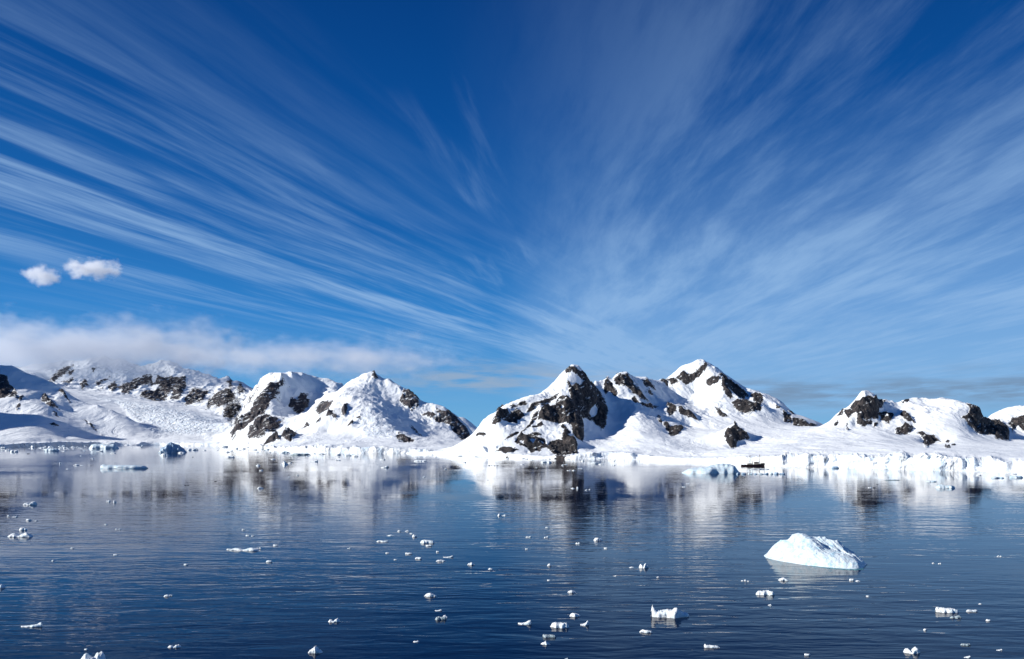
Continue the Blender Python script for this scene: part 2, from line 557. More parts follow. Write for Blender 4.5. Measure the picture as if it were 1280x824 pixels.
# ---- right-hand land ---------------------------------------------------
shoreR_tab = [(470, 566.0), (505, 567), (540, 568), (570, 569.5), (600, 570.5), (640, 572.3), (690, 573.5), (720, 574), (760, 574), (800, 574.8),
              (850, 577.3), (900, 579.5), (940, 582), (960, 583.2), (1000, 584.2), (1050, 585.2), (1100, 586.8), (1150, 588.2), (1200, 589.5), (1250, 591), (1290, 592.5), (1370, 596)]
cliffR = [(470, 565.6), (505, 566.2), (540, 565), (570, 564), (600, 565.5), (640, 568), (690, 570), (720, 570), (740, 566), (760, 565.5), (800, 568.5),
          (850, 572), (900, 573), (930, 571.5), (960, 570), (1000, 569), (1050, 570), (1100, 568.5), (1150, 569.5), (1200, 571), (1250, 574.5), (1290, 577), (1370, 582)]
shR = interp_shore(shoreR_tab)
ctrlR = []
for u in range(470, 1371, 10):
    py = float(np.interp(u, [a for a, b in cliffR], [b for a, b in cliffR]))
    ctrlR.append((u, py, float(shR(u)) + 7))
sky_E = [(540, 564, 1000), (560, 560, 960), (575, 554, 920), (590, 545, 890), (600, 538, 880), (608, 533, 880), (614, 529.5, 878), (617.5, 521, 880), (620, 514, 885), (626, 509.5, 900), (634, 505, 920), (640, 502.5, 930),
         (650, 500, 940), (660, 497, 950), (670, 493, 965), (680, 488.5, 980), (690, 482.5, 990), (700, 472.5, 1000), (707, 464.5, 1005), (712, 458, 1008), (717, 457, 1010), (723, 458.5, 1012), (728, 463, 1014), (733, 468, 1016), (737, 474, 1018)]
sky_F1 = [(744, 474, 1120), (750, 472, 1130), (756, 472, 1140), (760, 469, 1145), (764, 474, 1150), (769, 468, 1150), (775, 464.5, 1155), (784, 463.5, 1160), (790, 470, 1162), (796, 477, 1170)]
sky_F = [(803, 474, 1200), (809, 473, 1220), (815, 475, 1250), (825, 475, 1300), (833, 474, 1310), (840, 468, 1320), (850, 461, 1320), (862, 455, 1320), (872, 449, 1320), (880, 448, 1320), (886, 451, 1320),
         (893, 457, 1320), (900, 463, 1320), (910, 470, 1310), (920, 477, 1305), (930, 483, 1300), (940, 487, 1290), (950, 489.5, 1280), (960, 492, 1270), (970, 496, 1260), (978, 503, 1250), (985, 512, 1240),
         (992, 517, 1240), (1005, 521, 1230), (1020, 526, 1230), (1030, 530.5, 1220)]
sky_G = [(1037, 529.5, 1050), (1043, 524, 1000), (1047, 517, 980), (1055, 511, 970), (1063, 504, 960), (1070, 497, 955), (1075, 491, 950), (1082, 489, 945), (1092, 493, 945), (1096, 496, 948), (1100, 501, 965), (1106, 502, 980), (1115, 501, 990),
         (1122, 503, 1000), (1130, 499, 1000), (1138, 496, 1000), (1146, 495, 1000), (1153, 498, 1000), (1160, 500, 1000), (1168, 501, 995), (1178, 501, 990), (1190, 502, 980), (1198, 503, 970), (1205, 506, 960), (1213, 508, 950), (1222, 511, 950), (1226, 515, 955)]
sky_H = [(1230, 525, 1160), (1240, 519.5, 1160), (1250, 514.5, 1160), (1260, 510.5, 1160), (1270, 507.5, 1160), (1280, 506, 1160), (1300, 502, 1160), (1330, 500, 1160), (1370, 504, 1160)]
ctrlR += skyline(sky_E) + skyline(sky_F1, 1.06, 0.8)[:len(sky_F1)] + skyline(sky_F) + skyline(sky_G, 1.08) + skyline(sky_H)
ctrlR += [  # slopes of the dark rock peak
    (620, 545, 850), (632, 528, 875), (645, 515, 905), (655, 525, 890), (670, 505, 935), (665, 518, 910), (690, 495, 960), (640, 552, 835), (600, 556, 845), (570, 560, 850), (660, 553, 835), (620, 558, 826), (648, 540, 860), (670, 533, 880),
    (715, 480, 985), (712, 495, 945), (690, 504, 935), (705, 503, 932), (680, 512, 915), (700, 528, 905), (685, 527, 898), (712, 528, 903), (690, 537, 878), (705, 539, 868), (718, 545, 850), (700, 552, 845), (700, 569, 815), (718, 567, 812), (660, 566, 818), (672, 563, 822), (680, 548, 850), (655, 545, 850), (642, 566, 812),
    (728, 500, 985), (735, 485, 1005), (728, 520, 945), (728, 550, 865), (742, 512, 990), (742, 522, 972), (750, 500, 1025), (757, 515, 1025), (753, 536, 955), (745, 530, 955), (735, 545, 890), (740, 560, 845),
    (760, 490, 1095), (752, 483, 1110), (768, 505, 1060), (772, 522, 1020), (762, 545, 935), (780, 535, 960), (775, 555, 860), (755, 558, 850), (790, 560, 810),
    # shoulder beyond
    (768, 482, 1110), (775, 495, 1080), (784, 478, 1120), (790, 500, 1065), (800, 490, 1110), (809, 499, 1100), (800, 505, 1055), (812, 505, 1100), (825, 509, 1120), (815, 495, 1170),
    (800, 520, 1000), (800, 540, 900), (820, 530, 980), (820, 555, 830), (840, 550, 880), (860, 555, 850),
    # high peak
    (850, 472, 1290), (868, 466, 1290), (882, 456, 1300), (858, 480, 1275), (835, 484, 1280), (845, 492, 1255), (835, 503, 1200), (868, 490, 1265), (868, 505, 1215), (885, 470, 1270), (893, 472, 1255), (890, 490, 1230), (880, 520, 1130), (862, 533, 1060),
    (903, 476, 1235), (909, 487, 1215), (916, 499, 1190), (925, 503, 1175), (938, 503, 1172), (948, 500, 1172), (950, 512, 1150), (930, 517, 1140), (915, 510, 1150), (900, 512, 1145),
    (912, 480, 1275), (922, 488, 1268), (932, 494, 1262), (936, 498, 1250), (925, 498, 1225), (942, 492, 1255), (953, 495, 1250), (960, 505, 1220), (970, 510, 1200), (981, 514, 1190), (990, 519, 1180), (985, 528, 1140), (1006, 524, 1175), (1012, 532, 1130), (998, 532, 1130), (960, 525, 1110), (940, 530, 1070),
    # outcrops under it
    (836, 505, 1120), (842, 516, 1090), (850, 507, 1115), (862, 513, 1095), (874, 527, 1075), (858, 520, 1085), (850, 533, 1010), (840, 545, 960), (828, 525, 1030), (880, 545, 930), (900, 540, 950),
    (880, 562, 790), (840, 565, 770), (910, 562, 750), (935, 560, 740),
    # small dark nunatak
    (915, 557, 838), (909, 549, 850), (907, 541, 862), (914, 535, 872), (919, 529.5, 885), (925, 537, 884), (932, 544, 884), (938, 550, 884), (920, 551, 856), (900, 552, 855), (899, 545, 870), (928, 552, 862), (945, 547, 905), (922, 536, 955), (908, 536, 950), (935, 540, 960),
    # snow plain
    (960, 545, 900), (1000, 549, 800), (960, 559, 690), (1000, 560, 660), (1030, 536, 1000), (1030, 546, 830), (1020, 553, 730), (1060, 549, 770), (1060, 560, 630), (1100, 549, 740), (1100, 560, 600), (1150, 560, 600), (1200, 562, 580), (1250, 565, 560), (1280, 567, 550), (1340, 572, 530),
    # square-topped crag and the dome behind
    (1080, 500, 930), (1070, 503, 932), (1094, 499, 935), (1080, 515, 922), (1092, 517, 925), (1080, 529, 912), (1090, 525, 918), (1066, 511, 935), (1060, 521, 925), (1050, 528, 925), (1052, 519, 945), (1070, 531, 915),
    (1090, 538, 870), (1065, 540, 860), (1098, 505, 945), (1099, 520, 932), (1110, 512, 955), (1110, 526, 920), (1122, 515, 960), (1132, 513, 955), (1138, 525, 928), (1126, 528, 918), (1132, 532, 905), (1130, 542, 880), (1142, 534, 915), (1145, 510, 965), (1110, 540, 860),
    (1153, 540, 875), (1160, 544, 868), (1168, 543, 868), (1158, 558, 835), (1176, 552, 855), (1150, 548, 840), (1185, 558, 760), (1155, 515, 935), (1180, 515, 930), (1180, 530, 890), (1165, 530, 895), (1195, 545, 830), (1200, 530, 895),
    (1203, 519, 920), (1210, 521, 918), (1213, 530, 912), (1221, 540, 905), (1233, 545, 905), (1218, 520, 940), (1226, 528, 945), (1230, 535, 950), (1244, 545, 910), (1212, 548, 840), (1260, 552, 905), (1240, 553, 840), (1243, 530, 1060), (1250, 529, 1090), (1260, 536, 1060), (1260, 550, 935),
    (1262, 530, 1100), (1268, 524, 1110), (1280, 520, 1110), (1268, 538, 1070), (1280, 540, 1060), (1300, 520, 1110), (1300, 541, 1050), (1280, 552, 900), (1320, 550, 900), (1340, 545, 1000), (1360, 560, 800)]
rocks_R = [
    [(616, 529), (619.7, 514), (623.7, 510), (634, 508), (636, 513), (630, 519), (623.7, 525)],
    [(628, 522), (638, 512), (646, 507.7), (656, 514), (648, 518), (647, 524), (638, 522)],
    [(636, 505.5), (642, 503.6), (646, 505), (640, 507)], [(646, 504.5), (656, 500.5), (659, 503.6), (652, 506)],
    [(656, 514), (666, 503.6), (676, 501), (698, 487.5), (695, 493), (683, 501), (676, 506), (663, 511)],
    [(661, 528), (668, 514.7), (674, 512), (670, 521), (661, 532), (651, 539)],
    [(629, 551), (639.4, 542.5), (650, 537), (648, 541), (638, 546.5)],
    [(622, 563), (628, 559), (649, 562.5), (639.4, 566.5), (632, 567)],
    [(672, 523), (675, 514), (683.6, 505), (701, 503.5), (710, 509), (712, 519.4), (710, 530), (694.6, 528), (685, 526)],
    [(665, 531.5), (675.7, 526), (681, 532.5), (672, 533)],
    [(643, 555), (645, 547.5), (653.6, 542), (663, 542), (669.4, 545), (681, 551), (684, 557.5), (673, 564), (664, 567), (659, 560.4), (650, 557.5)],
    [(664, 541.5), (671, 539.5), (680, 544), (672, 546)],
    [(683, 559), (687, 551.5), (702.5, 550), (705, 537), (713, 543), (721, 551), (722, 567), (708, 570.5), (700, 571.5), (691, 567.5)],
    [(710, 474), (715, 480), (728, 481), (737, 474), (744, 481), (753, 495), (759.6, 511), (758.5, 523), (756.5, 535), (751.5, 538), (742, 528), (735.7, 523), (727, 521.5), (730, 533), (729.3, 552), (719, 546), (713, 531), (706, 530), (708, 514.7), (714, 497), (711, 487)],
    [(706, 465), (711, 458), (718, 459), (723, 466), (731, 464), (735.5, 474), (729, 473), (721, 468), (715, 462.5)],
    [(694, 503), (698, 494.5), (707, 492.5), (714, 498), (718, 516), (711, 512), (702, 507)],
    [(699, 530), (705, 532), (714, 540), (710, 541), (702, 535)],
    [(755, 473.7), (759.4, 469.5), (764, 475), (767, 481.5), (772, 491), (769, 493), (761, 485.5), (756, 490)],
    [(767, 471), (775, 466), (785, 466.5), (793, 477.5), (801, 487), (810, 499.5), (799, 496.5), (792, 489), (784, 479.5), (772, 479)],
    [(789, 499), (794, 495), (799, 504), (793, 505)], [(805, 507.5), (812, 505), (821, 507), (815, 511.5)], [(797, 504), (803, 505), (809, 507), (803, 507.5)],
    [(802, 475), (810, 475.5), (818.5, 488), (812, 484.5), (806, 484)], [(808, 489), (816, 493), (816, 495), (810, 492)],
    [(823, 475), (834, 476), (834.5, 483), (829, 479)], [(834, 475), (845.5, 475), (849, 478), (840, 483)],
    [(846, 474), (852.8, 465), (859, 468.5), (870, 464), (882, 452), (885, 456), (880, 463), (870, 471), (858.6, 480.5), (852, 477)],
    [(883, 473.5), (893.5, 468), (902, 471), (897, 478), (885, 482)],
    [(902, 472), (906, 474), (909.5, 485), (917, 498), (912, 499), (907, 493), (903, 482)],
    [(899, 467), (909, 471), (918, 478.5), (928, 486), (936, 493.5), (931, 499.5), (920, 496), (912, 487)],
    [(914, 504), (921.8, 501), (933.5, 501.5), (951, 504.5), (951.5, 512), (935, 517.5), (925, 515)],
    [(938, 493.5), (945, 491.5), (954.5, 495), (951.5, 505), (943, 501)],
    [(979, 513), (989, 517.5), (989.5, 528), (979.5, 526)], [(991, 522), (1005, 523.5), (1011, 529.5), (1021.5, 530), (1015, 534.5), (999, 532), (992, 531.5)],
    [(969, 508.5), (976, 509), (975, 511), (970, 510.5)], [(985, 511), (992, 517), (989, 517)],
    [(833, 513), (834.5, 504.5), (844.5, 508), (844.5, 516), (836.8, 521)], [(847, 508), (861.5, 512), (874, 528), (864, 524), (850, 517.5)],
    [(829, 527), (834, 529), (838, 533.5), (854.5, 532.5), (854, 535.5), (848, 543.5), (838, 545.5), (833, 538)], [(821, 521), (824, 520.5), (828.5, 526.5), (826, 528)],
    [(894.5, 510.5), (901, 512), (910, 520), (905, 522.5), (896, 516)],
    [(905.5, 543), (908, 538), (915, 534), (918.5, 528), (923.5, 535), (936, 546.5), (936, 550), (921, 550.5), (920, 557), (914, 560), (909, 552)],
    [(1063, 512), (1068.5, 502), (1079.5, 498.5), (1096, 494.5), (1098.5, 502), (1096.5, 520), (1088.5, 521.5), (1092, 525.5), (1080, 532), (1071, 529), (1073, 517)],
    [(1055, 515), (1062, 513.5), (1068.5, 515), (1060.6, 524)], [(1091.5, 534.5), (1093.5, 526), (1097.5, 525.5)],
    [(1100, 515.5), (1107, 514.5), (1118, 518), (1112, 527.5), (1103, 524)], [(1097, 498.5), (1106.5, 503), (1100, 508.5)],
    [(1118, 535.5), (1132, 530), (1143, 533.5), (1135.5, 542), (1121, 543.5)], [(1124, 519), (1130, 511.5), (1138, 522), (1144, 528.5), (1132, 526)],
    [(1127, 502), (1136.5, 496.5), (1135, 502.5)], [(1146, 540), (1153, 535.5), (1159, 543.5), (1166.5, 541), (1177, 553.5), (1171, 551.5), (1156.5, 560), (1153, 545)],
    [(1182, 552), (1187, 551.5), (1187, 554), (1183, 554)], [(1190, 556), (1194.5, 556), (1193, 558), (1189, 558)], [(1181, 558), (1188, 559), (1187, 561), (1181, 560.5)],
    [(1200, 520.5), (1209, 520), (1213.5, 513), (1208.5, 507.5), (1226, 511.5), (1229.5, 523.7), (1245.5, 529), (1244, 545), (1233, 545), (1220, 540.5), (1211.5, 530)],
    [(1243, 524.5), (1250, 527), (1261.5, 534.5), (1261.5, 552), (1244, 548.5)],
    [(1261, 531.5), (1266, 522), (1280, 518.5), (1292, 517.5), (1292, 541), (1278, 538.5), (1273, 531), (1266, 539)],
    [(596, 545.5), (607, 541.5), (604, 545.5)], [(1042, 533), (1044, 528.5), (1047, 524), (1049, 529), (1044, 533)], [(1047, 520), (1052, 514.5), (1055, 514), (1052, 521)],
    [(1057, 532), (1059, 530), (1060.5, 537), (1058, 538)],
    [(800, 573.8), (803, 571.5), (808, 571), (812, 573.8)]]
holes_R = [[(736, 515), (740, 507), (746, 505), (748, 512), (745, 521), (739, 523)], [(662, 551), (666, 549), (670, 551), (667, 555)], [(650, 553), (655, 552), (656, 556), (651, 556)],
           [(700, 505), (704, 504), (706, 508), (701, 509)], [(1078, 522), (1088, 522), (1089, 524), (1079, 524.5)], [(675, 552), (681, 554), (679, 556)], [(1222, 533.5), (1224.5, 532.5), (1225, 535), (1222, 535.5)]]
ice_R = [[(935, 573), (980, 570), (1050, 572), (1110, 570), (1170, 571), (1220, 575), (1220, 590), (1100, 587), (940, 583)]]


def cliffice_R(u):
    return np.interp(u, [560, 640, 700, 725, 745, 800, 830, 900, 935, 960, 1040, 1060, 1180, 1210, 1260, 1300], [0.5, .35, .2, .7, .8, .5, .25, .3, .8, .7, .6, 1, 1, .7, .4, .3])


def rugR(u, py):
    top = np.interp(u, [470, 590, 640, 715, 760, 790, 850, 880, 940, 1030, 1060, 1090, 1130, 1200, 1240, 1300], [570, 545, 545, 560, 520, 530, 535, 535, 525, 520, 535, 540, 545, 520, 545, 550])
    return 0.50 * sstep(top - py, -6, 18)


surfR = Surf(ctrlR)
build_terrain('mountain', surfR, np.arange(470, 1371, 0.9), shR, 1750, 430, rocks_R, holes_R, M_near, 11, 1.0, ice_R, cliff_w=3.2, cliff_ice=cliffice_R, rugged=rugR)

# ---- left-hand land ----------------------------------------------------
shoreL_tab = [(-450, 563), (-90, 560.5), (0, 559.5), (60, 558), (120, 557), (200, 556.6), (280, 557), (310, 558.5), (330, 561), (360, 564), (400, 566), (450, 566.8), (520, 567.2), (560, 567), (640, 566)]
cliffL = [(-450, 557), (-90, 555), (0, 555), (40, 553), (60, 552.5), (100, 552.5), (150, 552.8), (200, 553.2), (280, 554.5), (310, 556), (330, 558.5), (360, 559.5), (400, 558.5), (450, 559.5), (520, 563), (560, 564), (640, 564)]
shL = interp_shore(shoreL_tab)
ctrlL = []
for u in range(-440, 641, 10):
    py = float(np.interp(u, [a for a, b in cliffL], [b for a, b in cliffL]))
    ctrlL.append((u, py, float(shL(u)) + 10))
sky_A = [(-90, 462, 4200), (-40, 460, 4200), (0, 458, 4200), (40, 455, 4300), (60, 454, 4300), (75, 453, 4400), (90, 451, 4400), (110, 447, 4400), (130, 446.5, 4400), (150, 449, 4400), (165, 455, 4450), (180, 458, 4450), (190, 456, 4450), (200, 452.5, 4450), (212, 453, 4450), (223, 457.5, 4450), (240, 463, 4400), (260, 468, 4400),
         (275, 474, 4350), (285, 471, 4300), (292, 478, 4300), (302, 478, 4250), (312, 483, 4200)]
sky_D = [(312, 486, 2400), (318, 479, 2320), (326, 472, 2260), (334, 467, 2220), (342, 465, 2190), (352, 464, 2175), (365, 464.5, 2220), (378, 464, 2260), (386, 469, 2300), (395, 472, 2330), (410, 474.5, 2350), (428, 477, 2330), (440, 474, 2120), (450, 470.5, 2060), (460, 466.5, 2010), (467, 465.5, 2000), (472, 469, 2000), (480, 471.5, 1995),
         (488, 474, 1990), (500, 481, 1970), (510, 487.5, 1960), (516, 492, 1955), (523, 499, 1950), (540, 505, 1930), (555, 512, 1920), (562, 517, 1915), (570, 523, 1905), (578, 530, 1895), (586, 538, 1885), (592, 545, 1875), (600, 552, 1860), (620, 558, 1800)]
sky_C = [(-90, 448, 2700), (-40, 451, 2600), (0, 455, 2520), (14, 455.5, 2510), (24, 461, 2500), (32, 467, 2490), (45, 470, 2480), (60, 474.5, 2470), (72, 482, 2450), (80, 488, 2440), (90, 495, 2430), (104, 502, 2420), (122, 506, 2400), (140, 513, 2390), (158, 520, 2380), (175, 530, 2360), (190, 538, 2340), (205, 542.5, 2320)]
ctrlL += skyline(sky_A, 1.1) + skyline(sky_D, 1.08, 0.6)
for u, py, d in sky_C:
    ctrlL.append((u, py, d))
    if u < 160: ctrlL.append((u + 6, py + 14, d * 1.07))
ctrlL += [(-440, 330, 2700), (-400, 310, 2400), (-350, 297, 2270), (-320, 300, 2250), (-290, 318, 2250), (-250, 365, 2270), (-200, 420, 2330), (-150, 440, 2420), (-330, 400, 2050), (-280, 430, 2050), (-220, 470, 2100), (-150, 490, 2150), (-380, 420, 2050),  # unseen ridge beyond the left edge, added to shade the near left slope
          (-330, 325, 1950), (-260, 405, 1900), (-160, 515, 1900), (-300, 440, 1700), (-400, 430, 1720), (-330, 515, 1500), (-330, 330, 2600), (-330, 420, 3000), (-250, 420, 2700), (-420, 430, 3200), (-250, 450, 3600), (-350, 460, 4000)]
ctrlL += [  # back range face
    (70, 470, 4150), (85, 460, 4250), (62, 477, 4050), (75, 478, 3900), (90, 468, 4150), (100, 478, 4000), (100, 463, 4250), (120, 470, 4150), (125, 486, 3900), (110, 488, 3800), (145, 478, 4050), (150, 490, 3850), (140, 465, 4250),
    (165, 474, 4200), (190, 472, 4220), (205, 474, 4220), (230, 474, 4200), (180, 482, 4050), (215, 486, 4020), (225, 496, 3850), (195, 498, 3800), (165, 495, 3820), (245, 478, 4200), (240, 490, 4000), (255, 490, 4000), (250, 501, 3750), (233, 506, 3700), (270, 490, 4000), (262, 509, 3600), (285, 487, 4000), (290, 500, 3750), (275, 507, 3600), (300, 490, 3900), (306, 500, 3700),
    (285, 520, 3200), (300, 508, 3400), (310, 500, 3500), (290, 510, 3400), (250, 514, 3350),
    # glacier
    (80, 487, 3650), (110, 494, 3500), (150, 500, 3400), (200, 506, 3350), (230, 511, 3300), (170, 512, 3050), (200, 522, 2800), (240, 524, 2780), (270, 530, 2650), (200, 535, 2560), (230, 539, 2440), (260, 541, 2400), (290, 539, 2430), (150, 508, 3200), (130, 500, 3350),
    (230, 546, 2280), (280, 547, 2260), (200, 548, 2240), (240, 551, 2170), (300, 548, 2230),
    # near left slope
    (-60, 500, 2300), (0, 470, 2420), (0, 485, 2340), (0, 500, 2250), (20, 480, 2380), (22, 498, 2270), (30, 512, 2180), (55, 497, 2360), (62, 500, 2340), (72, 512, 2280), (52, 510, 2220), (20, 520, 2120), (48, 517, 2150), (-40, 520, 2100), (0, 532, 1980), (45, 534, 2000), (60, 529, 2080), (74, 533, 2080), (0, 545, 1830), (45, 546, 1880), (-60, 545, 1800),
    (100, 523, 2270), (112, 528, 2250), (124, 540, 2200), (100, 541, 2120), (130, 525, 2310), (150, 535, 2270), (170, 543, 2240), (90, 512, 2340), (110, 512, 2360), (150, 550, 2150), (80, 548, 2020), (110, 549, 2080), (60, 543, 1960),
    # left peak of the middle massif
    (330, 480, 2150), (322, 490, 2110), (312, 505, 2050), (300, 520, 2000), (292, 538, 1920), (300, 545, 1880), (340, 480, 2130), (345, 490, 2090), (338, 505, 2020), (330, 515, 1960), (322, 525, 1880), (313, 534, 1830), (312, 547, 1760), (327, 544, 1740), (340, 527, 1830), (355, 525, 1870), (348, 540, 1740),
    (352, 500, 2130), (362, 480, 2190), (365, 496, 2150), (378, 490, 2190), (384, 504, 2180), (375, 513, 2110), (356, 512, 2060), (395, 487, 2250), (410, 485, 2260), (424, 487, 2190), (405, 500, 2150), (392, 513, 2040), (372, 519, 1990), (362, 521, 1920),
    (395, 525, 1760), (375, 528, 1760), (385, 535, 1640), (410, 540, 1560), (440, 545, 1470), (480, 547, 1420),
    (332, 556, 1480), (341, 547, 1510), (350, 541, 1540), (362, 537, 1570), (371, 543, 1560), (356, 551, 1460), (340, 554, 1470), (380, 550, 1420), (325, 552, 1620), (400, 553, 1340), (450, 552, 1330), (490, 553, 1330), (430, 556, 1260), (500, 558, 1220), (540, 559, 1230),
    # right peak of the middle massif
    (437, 479, 1960), (430, 486, 1900), (424, 494, 1840), (414, 502, 1780), (408, 511, 1720), (400, 520, 1660), (396, 529, 1600), (440, 488, 1880), (448, 495, 1830), (440, 505, 1720), (425, 515, 1670), (455, 508, 1690), (430, 528, 1570), (445, 524, 1580), (460, 520, 1610), (415, 535, 1560), (450, 537, 1500), (470, 530, 1550),
    (460, 480, 1950), (480, 478, 1975), (475, 490, 1930), (470, 500, 1850), (490, 500, 1910), (485, 512, 1790), (495, 520, 1780), (500, 535, 1600), (480, 540, 1490), (505, 488, 1955), (512, 490, 1948), (512, 513, 1890), (501, 501, 1915), (522, 510, 1900), (520, 525, 1830), (516, 536, 1690), (526, 544, 1600),
    (499, 540, 1470), (510, 544, 1440), (498, 549, 1400), (515, 550, 1400), (535, 530, 1830), (540, 545, 1680), (530, 518, 1880), (545, 515, 1900), (550, 522, 1880), (556, 540, 1780), (565, 530, 1860), (575, 545, 1780), (560, 552, 1480), (590, 553, 1600), (580, 560, 1300), (620, 562, 1350)]
rocks_L = [
    [(-5, 468), (9, 471), (11, 481), (20, 488), (23, 497.5), (9, 498), (-5, 499)], [(50.5, 497.5), (56, 492), (62.5, 499), (74, 511), (62.5, 507.5)], [(64.5, 514), (70, 512.5), (74, 520.5)], [(23, 497), (28, 495), (30, 496), (24, 500)], [(19, 508), (24, 504), (25, 508), (21, 511)], [(2, 514), (10, 511.5), (9, 513.5)],
    [(60, 528), (74, 532), (68, 534)], [(103.5, 523), (109, 525.5), (124.5, 540.5), (116, 535)], [(124, 540), (130, 544), (127, 543.5)], [(72, 486.5), (79, 488), (88.5, 503), (81, 495.5)],
    [(60, 477), (68.5, 468), (79, 458.5), (92, 454), (82, 467), (67, 478.5)], [(83, 467), (93, 463.5), (88, 470.5)], [(101, 483), (106, 474.5), (111, 482), (102, 486.5)], [(121.5, 488.5), (129, 483.5), (128, 487)], [(76, 479), (92, 473), (90, 478), (84, 481)], [(112, 462), (121, 458), (116, 465)],
    [(118, 478), (136, 469), (130, 475), (122, 480)], [(134, 482), (144, 475), (147.5, 486.5), (140, 490.5)], [(147, 484.5), (160, 478), (161, 495), (152, 492.5)],
    [(159, 479), (169, 473), (188, 470), (191.5, 482), (174.5, 483), (166, 492), (159, 495)],
    [(192.5, 480), (198, 472.5), (232, 472.5), (231, 488), (224, 498.5), (214, 498), (217, 487.5), (208, 496), (194, 501), (174, 495.5), (182, 489), (192, 492), (199, 484)],
    [(232, 498), (240, 488.5), (261, 488.5), (253, 500.5), (244.5, 502), (232, 508)], [(258, 512), (260, 498), (270.6, 491.5), (284, 486.5), (288.5, 487), (295.5, 499), (285, 505), (276.5, 509.5), (266, 508)],
    [(296.5, 484), (301, 478), (308, 488.5), (299.7, 492)], [(282.5, 475), (289.5, 475.5), (288, 482.5)], [(280, 513), (291, 506), (301.5, 508.5), (295, 515), (289.5, 520), (280, 524)],
    [(289, 541.5), (298, 526), (314, 509), (316, 503), (326, 491.5), (336, 477), (350, 475.5), (348.5, 485.5), (339.5, 496), (336, 505), (330, 516), (316, 524), (308, 528), (300, 536)],
    [(310, 548.5), (312.5, 534), (320, 525.5), (329, 514.5), (336.4, 520.5), (346, 525), (342, 528.5), (355.5, 524.5), (347.5, 535), (335, 541), (327.6, 545)],
    [(328, 558), (336, 548.5), (345, 541), (350.5, 551), (339, 554)], [(350, 549.5), (355, 541), (361, 537.5), (371.5, 542.4), (363, 551)],
    [(361.5, 502.5), (363.5, 492.5), (370, 496), (376.4, 489.5), (384, 493), (381, 498), (388, 497.5), (383.5, 507), (375.7, 514), (370.5, 510)],
    [(395, 513), (402, 505.5), (416, 501), (409.5, 511.5), (402, 519)], [(394.5, 530), (400, 520.5), (401, 526)], [(407, 524), (410, 517.5), (420, 521), (421.5, 526.5)], [(428.5, 511), (435.5, 508), (433, 516), (431, 524), (428, 521)],
    [(434, 533.5), (440, 526.5), (443.5, 528.6)], [(377.5, 533.5), (383, 530), (389, 533), (381.5, 534.5)], [(445, 523.5), (450, 519.5), (451, 525)],
    [(500.5, 501), (504, 486.5), (512.6, 488), (523.5, 499.5), (523.5, 510), (514, 515), (506, 508.5)],
    [(526, 518), (534, 519.5), (543, 520.5), (549, 519.5), (544, 512), (555, 518), (561, 516.5), (569.5, 523.5), (582, 537), (589, 545), (578, 550), (570, 543.5), (563, 533.5), (555, 527.5), (546, 529)],
    [(494, 544.5), (497.5, 539), (508, 542.5), (519, 549.5), (511, 551), (499, 550.5)], [(513, 532.5), (519, 537), (526.5, 543.5), (518, 540)], [(464.5, 469.5), (467, 465.5), (473, 472), (467, 473)]]
ice_L = [[(70, 486), (110, 496), (150, 508), (165, 524), (192, 541), (260, 544), (300, 538), (285, 526), (235, 514), (195, 507), (140, 498)],
         [(465, 505), (500, 512), (515, 540), (500, 548), (455, 545), (445, 525)], [(325, 558), (360, 558), (400, 557), (520, 561), (520, 570), (320, 562)]]


def cliffice_L(u):
    return np.interp(u, [-90, 50, 70, 300, 340, 520, 560], [.5, .5, .8, .6, 1, .8, .4])


def rugL(u, py):
    low = np.interp(u, [-90, 0, 60, 75, 150, 200, 260, 300, 340, 400, 450, 520, 600], [500, 515, 520, 486, 497, 505, 512, 540, 550, 535, 540, 540, 550])
    amp = np.interp(u, [-90, 60, 80, 300, 320, 420, 520, 600], [0.2, 0.2, 0.85, 0.85, 0.5, 0.45, 0.45, 0.35])
    return amp * sstep(low - py, -5, 12)


surfL = Surf(ctrlL)
build_terrain('mountain_range', surfL, np.concatenate([np.arange(-440, -60, 4.0), np.arange(-60, 640, 0.9)]), shL, 5600, 430, rocks_L, [], M_far, 41, 2.4, ice_L, cliff_w=6.0, cliff_ice=cliffice_L, jag=0.9, wexp=0.06, rugged=rugL)

# ---- far snow hill seen through the gap ----------------------------------
far_pts = [(u, 545.5, 6000) for u in range(520, 681, 16)]
far_pts += skyline([(520, 545, 6600), (540, 536, 6600), (556, 528, 6600), (570, 521.5, 6600), (580, 521, 6600), (588, 527, 6600), (598, 536, 6600), (610, 544, 6600), (630, 545.2, 6600), (670, 545.5, 6600)])
surfF = Surf(far_pts)
build_terrain('hill', surfF, np.arange(520, 670, 1.5), lambda u: 5990 + 0 * u, 8200, 60, [[(570, 523), (575, 522), (578, 528), (572, 527)]], [], M_far, 71, 4.0)

